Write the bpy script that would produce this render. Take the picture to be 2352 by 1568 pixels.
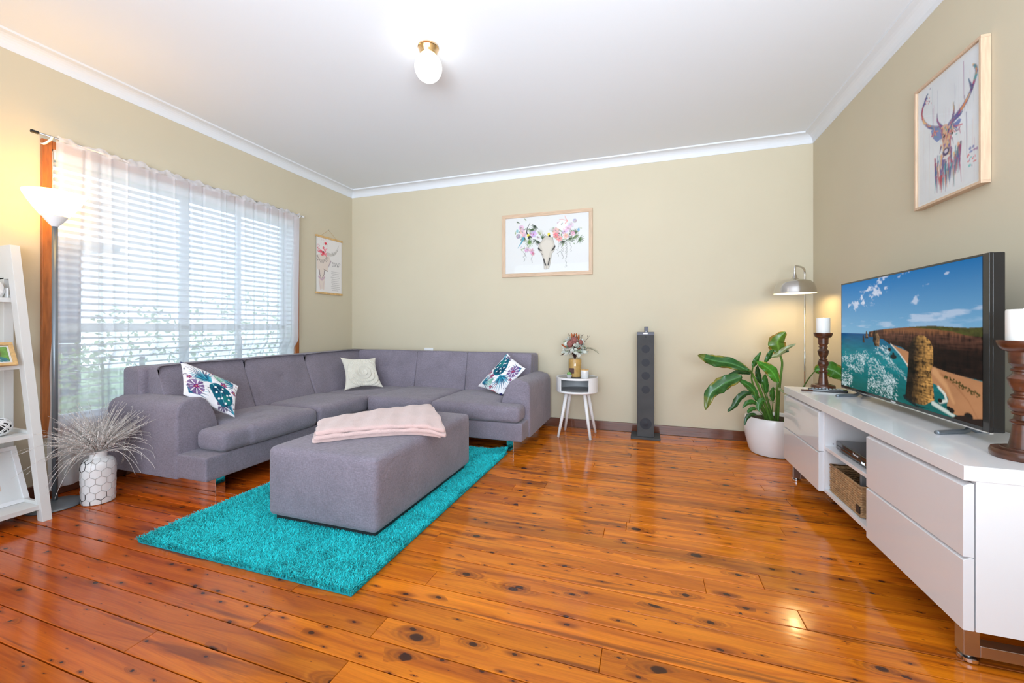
import bpy, bmesh, math, random
import numpy as np
from mathutils import Vector, Matrix
random.seed(7); RNG=np.random.RandomState(11)
for o in list(bpy.data.objects): bpy.data.objects.remove(o)
SC=bpy.context.scene; COL=SC.collection
PI=math.pi
# ---------------------------------------------------------------- camera, world, light, exposure
cam=bpy.data.cameras.new('camera'); camo=bpy.data.objects.new('camera',cam); COL.objects.link(camo)
YAW=math.atan(310/934.)
camo.location=(0,0,1.04); camo.rotation_euler=(PI/2,0,YAW)
cam.sensor_width=36; cam.lens=36*934/2352.; cam.shift_y=-(784-748)/2352.
cam.clip_start=0.02; SC.camera=camo
SC.view_settings.view_transform='Standard'; SC.view_settings.look='None'
SC.view_settings.gamma=1; SC.view_settings.use_curve_mapping=False
SC.view_settings.exposure=0.63
W=bpy.data.worlds.new('sky'); SC.world=W; W.use_nodes=True
wn=W.node_tree.nodes; wl=W.node_tree.links
bg=wn['Background']; bg.inputs['Color'].default_value=(0.73,0.87,1.0,1); bg.inputs['Strength'].default_value=2.25
def area(name,loc,rot,sx,sy,power,color=(1,1,1)):
    l=bpy.data.lights.new(name,'AREA'); l.shape='RECTANGLE'; l.size=sx; l.size_y=sy; l.energy=power; l.color=color
    o=bpy.data.objects.new(name,l); COL.objects.link(o); o.location=loc; o.rotation_euler=rot; return o
fl_=area('added_flash_fill',(.25,-.9,1.25),(math.radians(120),0,math.radians(16)),2.4,1.0,66,(.78,.89,1.0))  # added fill light behind the camera, standing in for a bounced flash
fl_.data.spread=math.radians(115)
# ---------------------------------------------------------------- helpers
def lin(r,g,b):
    f=lambda c:(c/255/12.92 if c/255<=0.04045 else ((c/255+0.055)/1.055)**2.4)
    return (f(r),f(g),f(b))
MATS={}
def mat(name,color=(.8,.8,.8),rough=.5,metal=0,bump=0,bscale=200,spec=.5,var=0,vscale=6,emit=None,estr=0,coat=0,sheen=0,trans=0,ior=1.45,attr=None,stretch=(1,1,1),alpha=None):
    m=bpy.data.materials.new(name); m.use_nodes=True; nt=m.node_tree; b=nt.nodes['Principled BSDF']
    b.inputs['Base Color'].default_value=(*color,1); b.inputs['Roughness'].default_value=rough; b.inputs['Metallic'].default_value=metal
    b.inputs['Specular IOR Level'].default_value=spec; b.inputs['IOR'].default_value=ior
    b.inputs['Coat Weight'].default_value=coat; b.inputs['Sheen Weight'].default_value=sheen
    b.inputs['Transmission Weight'].default_value=trans
    if emit: b.inputs['Emission Color'].default_value=(*emit,1); b.inputs['Emission Strength'].default_value=estr
    N=nt.nodes.new; K=nt.links.new
    tc=N('ShaderNodeTexCoord'); mp=N('ShaderNodeMapping'); mp.inputs['Scale'].default_value=stretch
    K(tc.outputs['Object'],mp.inputs['Vector'])
    src=None
    if attr:
        a=N('ShaderNodeAttribute'); a.attribute_name=attr; src=a.outputs['Color']; K(src,b.inputs['Base Color'])
        if estr: K(src,b.inputs['Emission Color']); b.inputs['Emission Strength'].default_value=estr
    if var:
        n=N('ShaderNodeTexNoise'); n.inputs['Scale'].default_value=vscale; n.inputs['Detail'].default_value=4
        K(mp.outputs['Vector'],n.inputs['Vector'])
        mr=N('ShaderNodeMapRange'); mr.inputs['From Min'].default_value=.3; mr.inputs['From Max'].default_value=.7
        mr.inputs['To Min'].default_value=1-var; mr.inputs['To Max'].default_value=1+var
        K(n.outputs['Fac'],mr.inputs['Value'])
        vm=N('ShaderNodeVectorMath'); vm.operation='SCALE'
        if src: K(src,vm.inputs[0])
        else: vm.inputs[0].default_value=color
        K(mr.outputs[0],vm.inputs['Scale']); K(vm.outputs[0],b.inputs['Base Color'])
    if bump:
        n2=N('ShaderNodeTexNoise'); n2.inputs['Scale'].default_value=bscale; n2.inputs['Detail'].default_value=3
        K(mp.outputs['Vector'],n2.inputs['Vector'])
        bp=N('ShaderNodeBump'); bp.inputs['Strength'].default_value=bump; bp.inputs['Distance'].default_value=.004
        K(n2.outputs['Fac'],bp.inputs['Height']); K(bp.outputs[0],b.inputs['Normal'])
    MATS[name]=m; return m
def setp(o,parent=None,label=None,cat=None,group=None,kind=None):
    if parent is not None:
        o.parent=parent
        o.matrix_parent_inverse=wm(parent).inverted()
    if label: o['label']=label
    if cat: o['category']=cat
    if group: o['group']=group
    if kind: o['kind']=kind
    return o
def wm(o):
    m=Matrix.LocRotScale(o.location,o.rotation_euler,o.scale)
    return (wm(o.parent)@o.matrix_parent_inverse@m) if o.parent else m
def mobj(name,verts,faces,m,parent=None,smooth=False,auto=None,**k):
    me=bpy.data.meshes.new(name)
    if isinstance(verts,np.ndarray): verts=verts.tolist()
    me.from_pydata(verts,[],faces); me.update()
    if m: me.materials.append(m)
    o=bpy.data.objects.new(name,me); COL.objects.link(o)
    if smooth: me.polygons.foreach_set('use_smooth',[True]*len(me.polygons))
    return setp(o,parent,**k)
def bobj(name,bm,m,parent=None,smooth=False,bev=0,seg=2,angle=40,**k):
    me=bpy.data.meshes.new(name)
    bmesh.ops.recalc_face_normals(bm,faces=bm.faces)
    bm.to_mesh(me); bm.free()
    if m: me.materials.append(m)
    o=bpy.data.objects.new(name,me); COL.objects.link(o)
    if smooth or bev: me.polygons.foreach_set('use_smooth',[True]*len(me.polygons))
    if bev:
        md=o.modifiers.new('bevel','BEVEL'); md.width=bev; md.segments=seg; md.limit_method='ANGLE'; md.angle_limit=math.radians(35); md.harden_normals=True
    elif smooth:
        try: me.set_sharp_from_angle(angle=math.radians(angle))
        except Exception: pass
    return setp(o,parent,**k)
def empty(name,loc,label,cat,group=None,rz=0):
    o=bpy.data.objects.new(name,None); COL.objects.link(o); o.empty_display_size=.05
    o.location=loc; o.rotation_euler=(0,0,rz)
    return setp(o,None,label,cat,group)
def bx(bm,x0,x1,y0,y1,z0,z1,M=None):
    vs=[bm.verts.new((x,y,z)) for x in (x0,x1) for y in (y0,y1) for z in (z0,z1)]
    if M is not None:
        for v in vs: v.co=M@v.co
    for f in ((0,1,3,2),(4,6,7,5),(0,4,5,1),(2,3,7,6),(0,2,6,4),(1,5,7,3)): bm.faces.new([vs[i] for i in f])
def box(name,x0,x1,y0,y1,z0,z1,m,parent=None,bev=0.0015,M=None,**k):
    bm=bmesh.new(); bx(bm,x0,x1,y0,y1,z0,z1,M); return bobj(name,bm,m,parent,bev=bev,**k)
def lathe(name,prof,m,parent=None,seg=40,c=(0,0,0),M=None,sharp=40,**k):
    bm=bmesh.new(); rings=[]
    for r,z in prof:
        if r<1e-6: rings.append([bm.verts.new((c[0],c[1],c[2]+z))])
        else: rings.append([bm.verts.new((c[0]+r*math.cos(2*PI*i/seg),c[1]+r*math.sin(2*PI*i/seg),c[2]+z)) for i in range(seg)])
    for a,b in zip(rings,rings[1:]):
        for i in range(seg):
            j=(i+1)%seg
            if len(a)==1 and len(b)>1: bm.faces.new((a[0],b[i],b[j]))
            elif len(b)==1 and len(a)>1: bm.faces.new((a[i],a[j],b[0]))
            elif len(a)>1: bm.faces.new((a[i],a[j],b[j],b[i]))
    if M is not None: bmesh.ops.transform(bm,matrix=M,verts=bm.verts)
    return bobj(name,bm,m,parent,smooth=True,angle=sharp,**k)
def tubeg(pts,r,seg=8,cap=True):
    pts=[Vector(p) for p in pts]; n=len(pts); rs=r if isinstance(r,(list,tuple)) else [r]*n
    V=[];F=[];prev=None
    for i,p in enumerate(pts):
        t=(pts[min(i+1,n-1)]-pts[max(i-1,0)]).normalized()
        if prev is None: a=Vector((0,0,1)) if abs(t.z)<.9 else Vector((1,0,0)); u=t.cross(a).normalized()
        else: u=(prev-t*prev.dot(t)).normalized()
        prev=u; w=t.cross(u)
        for s in range(seg):
            an=2*PI*s/seg; V.append(tuple(p+(u*math.cos(an)+w*math.sin(an))*rs[i]))
    for i in range(n-1):
        for s in range(seg):
            s2=(s+1)%seg; F.append((i*seg+s,i*seg+s2,(i+1)*seg+s2,(i+1)*seg+s))
    if cap: F.append(tuple(range(seg-1,-1,-1))); F.append(tuple((n-1)*seg+s for s in range(seg)))
    return V,F
def tube(name,pts,r,m,parent=None,seg=12,**k):
    V,F=tubeg(pts,r,seg); return mobj(name,V,F,m,parent,smooth=True,**k)
def multi(parts):
    V=[];F=[]
    for v,f in parts:
        o=len(V); V+=v; F+=[tuple(i+o for i in q) for q in f]
    return V,F
def smoothpts(pts,n=6):
    P=[Vector(p) for p in pts]; out=[]
    for i in range(len(P)-1):
        a=P[max(i-1,0)];b=P[i];c=P[i+1];d=P[min(i+2,len(P)-1)]
        for k in range(n):
            t=k/n; out.append(.5*((2*b)+(c-a)*t+(2*a-5*b+4*c-d)*t*t+(3*b-a-3*c+d)*t**3))
    out.append(P[-1]); return out
def rboxg(x0,x1,y0,y1,z0,z1,r,n=10,fn=None):
    """box with rounded edges, quads only; fn(P,u) may deform"""
    def axis(a,b):
        L=b-a; rr=min(r,L/2-1e-4); e=[a+rr*(1-math.cos(t*PI/2/4)) for t in range(5)]
        mid=[a+rr+(L-2*rr)*i/n for i in range(1,n)]
        return e+mid+[b-(v-a) for v in reversed(e)]
    X,Y,Z=axis(x0,x1),axis(y0,y1),axis(z0,z1); idx={};V=[];F=[]
    def vid(i,j,k):
        if (i,j,k) not in idx: idx[(i,j,k)]=len(V); V.append((X[i],Y[j],Z[k]))
        return idx[(i,j,k)]
    nx,ny,nz=len(X)-1,len(Y)-1,len(Z)-1
    for i in range(nx):
        for j in range(ny):
            F.append((vid(i,j,0),vid(i,j+1,0),vid(i+1,j+1,0),vid(i+1,j,0))); F.append((vid(i,j,nz),vid(i+1,j,nz),vid(i+1,j+1,nz),vid(i,j+1,nz)))
    for i in range(nx):
        for k in range(nz):
            F.append((vid(i,0,k),vid(i+1,0,k),vid(i+1,0,k+1),vid(i,0,k+1))); F.append((vid(i,ny,k),vid(i,ny,k+1),vid(i+1,ny,k+1),vid(i+1,ny,k)))
    for j in range(ny):
        for k in range(nz):
            F.append((vid(0,j,k),vid(0,j,k+1),vid(0,j+1,k+1),vid(0,j+1,k))); F.append((vid(nx,j,k),vid(nx,j+1,k),vid(nx,j+1,k+1),vid(nx,j,k+1)))
    P=np.array(V); lo=np.array([x0,y0,z0])+r; hi=np.array([x1,y1,z1])-r
    md=(lo+hi)/2; lo=np.minimum(lo,md); hi=np.maximum(hi,md)
    I=np.clip(P,lo,hi); D=P-I; L=np.linalg.norm(D,axis=1,keepdims=True); L[L<1e-9]=1
    mx=np.abs(D).max(axis=1,keepdims=True)
    P=I+D/L*mx
    U=(P-np.array([x0,y0,z0]))/np.array([x1-x0,y1-y0,z1-z0])*2-1
    if fn is not None: P=fn(P,U)
    return P,F
def rbox(name,x0,x1,y0,y1,z0,z1,r,m,parent=None,n=10,fn=None,**k):
    P,F=rboxg(x0,x1,y0,y1,z0,z1,r,n,fn); return mobj(name,P,F,m,parent,smooth=True,**k)
def vnoise(w,h,sx,sy,seed=0):
    r=np.random.RandomState(seed); gw,gh=int(sx)+2,int(sy)+2; g=r.rand(gh,gw)
    x=np.linspace(0,sx,w,endpoint=False); y=np.linspace(0,sy,h,endpoint=False)
    xi=x.astype(int); yi=y.astype(int); fx=x-xi; fy=y-yi; fx=fx*fx*(3-2*fx); fy=fy*fy*(3-2*fy)
    a=g[np.ix_(yi,xi)]; b=g[np.ix_(yi,xi+1)]; c=g[np.ix_(yi+1,xi)]; d=g[np.ix_(yi+1,xi+1)]
    return (a*(1-fx)+b*fx)*(1-fy)[:,None]+(c*(1-fx)+d*fx)*fy[:,None]
def fbm(w,h,sx,sy,seed=0,o=5):
    t=0;a=.5;s=0
    for i in range(o): t=t+a*vnoise(w,h,sx*2**i,sy*2**i,seed+i*13); s+=a; a*=.5
    return t/s
class Art:
    """flat picture raster used as the print of posters and cloths; v runs downwards"""
    def __init__(s,w,h,bg,asp=None):
        s.w,s.h=w,h; s.a=np.ones((h,w,3))*np.array(lin(*bg)); s.x=(np.arange(w)+.5)/w; s.y=(np.arange(h)+.5)/h
        s.asp=asp if asp else h/w
        s.X,s.Y=np.meshgrid(s.x,s.y)
    def put(s,m,col):
        c=np.array(lin(*col)) if isinstance(col,tuple) else col
        s.a=s.a*(1-m[...,None])+c*m[...,None]
    def win(s,x0,x1,y0,y1):
        i0=max(0,int(x0*s.w)-2); i1=min(s.w,int(x1*s.w)+3); j0=max(0,int(y0*s.h)-2); j1=min(s.h,int(y1*s.h)+3)
        return slice(j0,max(j1,j0+1)),slice(i0,max(i1,i0+1))
    def loc(s,wn,m,col):
        c=np.array(lin(*col)); s.a[wn]=s.a[wn]*(1-m[...,None])+c*m[...,None]
    def poly(s,p,col,al=1):
        xs=[q[0] for q in p]; ys=[q[1] for q in p]; wn=s.win(min(xs),max(xs),min(ys),max(ys)); tot=0
        for ox,oy in ((-.25,-.25),(.25,-.25),(-.25,.25),(.25,.25)):
            X=s.X[wn]+ox/s.w; Y=s.Y[wn]+oy/s.h; ins=np.zeros(X.shape,bool)
            for (ax,ay),(bx_,by) in zip(p,p[1:]+p[:1]):
                if ay==by: continue
                c=((ay>Y)!=(by>Y))&(X<(bx_-ax)*(Y-ay)/(by-ay)+ax); ins^=c
            tot=tot+ins*.25
        s.loc(wn,tot*al,col)
    def stroke(s,p,w0,w1,col,al=1,soft=1.0):
        n=len(p)-1; wm_=max(w0,w1)
        xs=[q[0] for q in p]; ys=[q[1] for q in p]; wn=s.win(min(xs)-wm_,max(xs)+wm_,min(ys)-wm_/s.asp,max(ys)+wm_/s.asp)
        X=s.X[wn]; Y=s.Y[wn]*s.asp; best=np.zeros(X.shape)
        for i in range(n):
            ax,ay=p[i][0],p[i][1]*s.asp; cx,cy=p[i+1][0],p[i+1][1]*s.asp; dx,dy=cx-ax,cy-ay; L=dx*dx+dy*dy+1e-12
            t=np.clip(((X-ax)*dx+(Y-ay)*dy)/L,0,1); d=np.hypot(X-ax-t*dx,Y-ay-t*dy)
            ww=(w0+(w1-w0)*(i+t)/n)/2; best=np.maximum(best,np.clip((ww-d)*s.w/soft+.5,0,1))
        s.loc(wn,best*al,col)
    def blob(s,cx,cy,rx,ry,col,al=1,rot=0,soft=.25):
        R=max(rx,ry); wn=s.win(cx-R*1.3,cx+R*1.3,cy-R*1.3/s.asp,cy+R*1.3/s.asp); X=s.X[wn]-cx; Y=(s.Y[wn]-cy)*s.asp
        c,q=math.cos(rot),math.sin(rot); d=np.hypot((X*c+Y*q)/rx,(-X*q+Y*c)/ry)
        s.loc(wn,np.clip((1-d)/soft+.5,0,1)*al,col)
    def noisy(s,amt,sx,sy,seed=0):
        s.a=s.a*(1+amt*(fbm(s.w,s.h,sx,sy,seed)[...,None]-.5)*2)
    def mesh(s,name,P0,U,Vv,m,parent=None,off=0,shape=None,**k):
        """P0 top-left corner, U vector left->right, Vv vector top->bottom"""
        w,h=s.w,s.h
        gx,gy=np.meshgrid(np.linspace(0,1,w+1),np.linspace(0,1,h+1))
        if shape is None: P=np.array(P0)+gx[...,None]*np.array(U)+gy[...,None]*np.array(Vv)
        else: P=shape(gx,gy)
        P=P.reshape(-1,3); i=np.arange(w); j=np.arange(h); I,J=np.meshgrid(i,j)
        a=(J*(w+1)+I).ravel(); F=np.stack([a,a+w+1,a+w+2,a+1],1)
        me=bpy.data.meshes.new(name); me.vertices.add(len(P)); me.vertices.foreach_set('co',P.ravel())
        me.loops.add(F.size); me.loops.foreach_set('vertex_index',F.ravel().astype(np.int32))
        me.polygons.add(len(F)); me.polygons.foreach_set('loop_start',np.arange(0,F.size,4,dtype=np.int32)); me.polygons.foreach_set('loop_total',np.full(len(F),4,dtype=np.int32))
        me.update(calc_edges=True)
        at=me.color_attributes.new('art','FLOAT_COLOR','POINT')
        p=np.pad(np.clip(s.a,0,4),((1,1),(1,1),(0,0)),mode='edge'); p=(p[:-1,:-1]+p[1:,:-1]+p[:-1,1:]+p[1:,1:])/4
        c=p.reshape(-1,3); c4=np.concatenate([c,np.ones((len(c),1))],1); at.data.foreach_set('color',c4.astype(np.float32).ravel())
        me.materials.append(m)
        if shape is not None: me.polygons.foreach_set('use_smooth',[True]*len(F))
        o=bpy.data.objects.new(name,me); COL.objects.link(o); return setp(o,parent,**k)
def text(name,s,size,loc,rot,m,parent,ext=.0004,align='LEFT'):
    cu=bpy.data.curves.new(name,'FONT'); cu.body=s; cu.size=size; cu.extrude=ext; cu.align_x=align
    cu.materials.append(m); t=bpy.data.objects.new(name,cu); COL.objects.link(t); t.location=loc; t.rotation_euler=rot
    dg=bpy.context.evaluated_depsgraph_get(); me=bpy.data.meshes.new_from_object(t.evaluated_get(dg))
    M=Matrix.LocRotScale(Vector(loc),t.rotation_euler,None); me.transform(M)
    bpy.data.objects.remove(t); o=bpy.data.objects.new(name,me); COL.objects.link(o); return setp(o,parent)
# ---------------------------------------------------------------- materials
M_wall=mat('wall_paint',(.625,.555,.415),.75,bump=.06,bscale=420,spec=.25,var=.015,vscale=2)
M_ceil=mat('ceiling_paint',(.79,.82,.86),.85,bump=.03,bscale=300,spec=.2,var=.008,vscale=1)
M_cor=mat('cornice_paint',(.76,.78,.81),.6,spec=.3,bump=.02)
M_jarrah=mat('skirting_wood',(.13,.040,.018),.28,spec=.5,var=.25,vscale=30,stretch=(.3,.3,4),coat=.4)
M_arch=mat('architrave_wood',(.40,.12,.025),.4,var=.25,vscale=22,stretch=(3,3,.4),coat=.2)
M_white=mat('white_lacquer',(.84,.84,.86),.18,coat=.3,spec=.5)
M_drawer=mat('drawer_gloss',(.79,.80,.83),.09,coat=.6,spec=.5)
M_satin=mat('white_satin',(.86,.86,.86),.45)
M_ladder=mat('ladder_paint',(.72,.71,.69),.5,bump=.05,bscale=60,stretch=(1,1,.1))
M_ceram=mat('white_ceramic',(.84,.83,.82),.12,coat=.4)
M_black=mat('gloss_black',(.012,.012,.013),.12,spec=.5,coat=.3)
M_blackm=mat('matt_black',(.02,.02,.022),.45)
M_chrome=mat('chrome',(.82,.82,.83),.06,metal=1)
M_nickel=mat('brushed_nickel',(.62,.60,.57),.16,metal=1)
M_steel=mat('brushed_steel',(.50,.50,.50),.28,metal=1,bump=.05,bscale=500)
M_pewter=mat('grey_metal',(.22,.25,.28),.35,metal=.6)
M_brass=mat('brass',(.85,.58,.30),.12,metal=1)
M_fab=mat('grey_linen',(.205,.187,.222),.9,spec=.1,sheen=.2,bump=.5,bscale=650,var=.12,vscale=4)
def weave(m,base):
    nt=m.node_tree; N=nt.nodes.new; K=nt.links.new; b=nt.nodes['Principled BSDF']
    tc=N('ShaderNodeTexCoord'); col=None; prod=None
    def nz(st,sc,det=2):
        mp=N('ShaderNodeMapping'); mp.inputs['Scale'].default_value=st; K(tc.outputs['Object'],mp.inputs['Vector'])
        n=N('ShaderNodeTexNoise'); n.inputs['Scale'].default_value=sc; n.inputs['Detail'].default_value=det; K(mp.outputs[0],n.inputs['Vector']); return n.outputs['Fac']
    def mr(v,a,b_,lo,hi):
        q=N('ShaderNodeMapRange'); q.inputs[1].default_value=a; q.inputs[2].default_value=b_; q.inputs[3].default_value=lo; q.inputs[4].default_value=hi; K(v,q.inputs[0]); return q.outputs[0]
    def mul(a,b_):
        q=N('ShaderNodeMath'); q.operation='MULTIPLY'; K(a,q.inputs[0]); K(b_,q.inputs[1]); return q.outputs[0]
    w1=mr(nz((.35,.35,2.4),190),.3,.7,.86,1.14); w2=mr(nz((1.5,1.5,.35),210),.3,.7,.87,1.13); big=mr(nz((1,1,1),5,3),.3,.7,.90,1.10); fl=mr(nz((1,1,1),420,1),.60,.78,1.0,1.30)
    f=mul(mul(w1,w2),mul(big,fl)); vm=N('ShaderNodeVectorMath'); vm.operation='SCALE'; vm.inputs[0].default_value=base; K(f,vm.inputs['Scale']); K(vm.outputs[0],b.inputs['Base Color'])
    wr=N('ShaderNodeTexNoise'); wr.inputs['Scale'].default_value=9; wr.inputs['Detail'].default_value=4; wr.inputs['Distortion'].default_value=1.2; K(tc.outputs['Object'],wr.inputs['Vector'])
    b1=N('ShaderNodeBump'); b1.inputs['Strength'].default_value=.35; b1.inputs['Distance'].default_value=.02; K(wr.outputs['Fac'],b1.inputs['Height'])
    b2=N('ShaderNodeBump'); b2.inputs['Strength'].default_value=.5; b2.inputs['Distance'].default_value=.003; K(mul(w1,w2),b2.inputs['Height']); K(b1.outputs[0],b2.inputs['Normal']); K(b2.outputs[0],b.inputs['Normal'])
weave(M_fab,(.225,.197,.240))
M_fabS=mat('sofa_under',(.03,.03,.033),.9)
M_walnut=mat('turned_walnut',(.085,.026,.011),.28,coat=.35,var=.55,vscale=18,stretch=(1,1,2.2),bump=.12,bscale=40)
M_wax=mat('candle_wax',(.88,.87,.83),.45,spec=.4)
M_pot=mat('pot_glaze',(.85,.85,.86),.22,coat=.2)
M_soil=mat('soil',(.035,.022,.015),.95,bump=1,bscale=120)
M_stem=mat('plant_stem',(.10,.22,.035),.4,var=.3,vscale=12)
M_leaf=mat('leaf_green',(.05,.16,.02),.33,attr='tint',coat=.15,bump=.15,bscale=60,var=.15,vscale=30)
M_oak=mat('pale_oak',(.62,.44,.30),.5,var=.12,vscale=20,stretch=(.6,6,6),bump=.12,bscale=120)
M_oakz=mat('pale_oak_upright',(.62,.45,.31),.5,var=.10,vscale=20,stretch=(6,6,.6),bump=.1,bscale=120)
M_dowel=mat('poster_batten',(.66,.42,.18),.5,var=.2,vscale=40)
M_art=mat('print',attr='art',rough=.55,spec=.3)
M_artg=mat('print_glossy',attr='art',rough=.12,spec=.5,coat=.5)
M_cloth=mat('printed_cloth',attr='art',rough=.85,spec=.1,bump=.2,bscale=500)
M_screen=mat('screen',attr='art',rough=.2,estr=.62,spec=.04)
M_screen.node_tree.nodes['Principled BSDF'].inputs['Base Color'].default_value=(0.01,.01,.01,1)
for l in list(M_screen.node_tree.links):
    if l.to_socket.name=='Base Color': M_screen.node_tree.links.remove(l)
M_pink=mat('pink_fleece',(.68,.475,.445),.95,sheen=.6,bump=.8,bscale=260,var=.05,vscale=9)
M_cream=mat('cream_cotton',(.73,.69,.60),.9,sheen=.2,bump=.3,bscale=400,var=.04,vscale=12)
M_grille=mat('speaker_cloth',(.07,.07,.072),.85,bump=.4,bscale=900,var=.12,vscale=8)
M_cone=mat('speaker_cone',(.032,.034,.042),.7)
M_greytop=mat('grey_laminate',(.38,.38,.39),.45)
M_lampglow=mat('lamp_glass_lit',(.9,.85,.75),.4,emit=(1.0,.55,.09),estr=7.5)
M_globe=mat('globe_lit',(.95,.95,.93),.3,emit=(1.0,.97,.92),estr=2.2)
M_shadein=mat('lamp_shade_inside',(.9,.9,.88),.5)
M_bulb=mat('bulb_lit',(.9,.9,.8),.4,emit=(1.0,.72,.34),estr=62)
M_straw=mat('water_hyacinth',(.42,.25,.12),.7,var=.35,vscale=40,bump=.4,bscale=200)
M_grass=mat('dried_grass',(.66,.62,.59),.8,var=.35,vscale=30)
M_amber=mat('amber_sleeve',(.52,.32,.10),.25,coat=.5,var=.15,vscale=14)
M_paper=mat('white_mat_board',(.84,.85,.88),.6)
M_concrete=mat('concrete',(.50,.50,.51),.8,bump=.2,bscale=150)
M_cactus=mat('cactus_wax',(.20,.38,.13),.5)
M_silverleaf=mat('eucalyptus_leaf',(.66,.69,.62),.7,var=.2,vscale=30)
M_greenleaf=mat('sage_leaf',(.30,.34,.22),.7,var=.3,vscale=30)
M_rust=mat('rust_leaf',(.40,.11,.035),.7,var=.4,vscale=30)
M_dkbrown=mat('dark_brown_leaf',(.07,.03,.025),.7,var=.4,vscale=30)
M_protea=mat('protea',(.28,.10,.085),.8,var=.4,vscale=60)
M_grout=mat('raised_line_grey',(.50,.49,.48),.35)
M_ink=mat('black_line',(.02,.02,.02),.35)
def glassy(name,tint=(1,1,1),refl=.12,add=None):
    m=bpy.data.materials.new(name); m.use_nodes=True; nt=m.node_tree; N=nt.nodes.new; K=nt.links.new
    for n in list(nt.nodes): nt.nodes.remove(n)
    o=N('ShaderNodeOutputMaterial'); t=N('ShaderNodeBsdfTransparent'); t.inputs[0].default_value=(*tint,1)
    g=N('ShaderNodeBsdfGlossy'); g.inputs['Roughness'].default_value=.02; fr=N('ShaderNodeFresnel'); fr.inputs[0].default_value=1.45
    mx=N('ShaderNodeMixShader'); gq=N('ShaderNodeNewGeometry'); mu=N('ShaderNodeMath'); mu.operation='SUBTRACT'; mu.use_clamp=True; K(fr.outputs[0],mu.inputs[0]); K(gq.outputs['Backfacing'],mu.inputs[1]); K(mu.outputs[0],mx.inputs[0]); K(t.outputs[0],mx.inputs[1]); K(g.outputs[0],mx.inputs[2]); K(mx.outputs[0],o.inputs[0]); return m
M_glass=glassy('window_glass',(.96,.98,1)); M_vglass=glassy('clear_glass',(.985,.985,.975))
def sheer(name,tr,col=(.93,.92,.95),tl=.55):
    m=bpy.data.materials.new(name); m.use_nodes=True; nt=m.node_tree; N=nt.nodes.new; K=nt.links.new
    for n in list(nt.nodes): nt.nodes.remove(n)
    o=N('ShaderNodeOutputMaterial'); t=N('ShaderNodeBsdfTransparent'); d=N('ShaderNodeBsdfDiffuse'); d.inputs[0].default_value=(*col,1)
    l=N('ShaderNodeBsdfTranslucent'); l.inputs[0].default_value=(*col,1)
    a=N('ShaderNodeMixShader'); a.inputs[0].default_value=tl; K(d.outputs[0],a.inputs[1]); K(l.outputs[0],a.inputs[2])
    lw=N('ShaderNodeLayerWeight'); lw.inputs[0].default_value=.35
    mr=N('ShaderNodeMapRange'); mr.inputs['To Min'].default_value=1-tr; mr.inputs['To Max'].default_value=1.0; K(lw.outputs['Facing'],mr.inputs[0])
    b=N('ShaderNodeMixShader'); K(mr.outputs[0],b.inputs[0]); K(t.outputs[0],b.inputs[1]); K(a.outputs[0],b.inputs[2]); K(b.outputs[0],o.inputs[0]); return m
M_sheer=sheer('sheer_voile',.31,(.93,.94,.99)); M_sheer2=sheer('sheer_voile_double',.30,(.95,.94,.96))
M_slat=sheer('blind_slat',0.0,(.84,.84,.88),.22)
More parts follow.
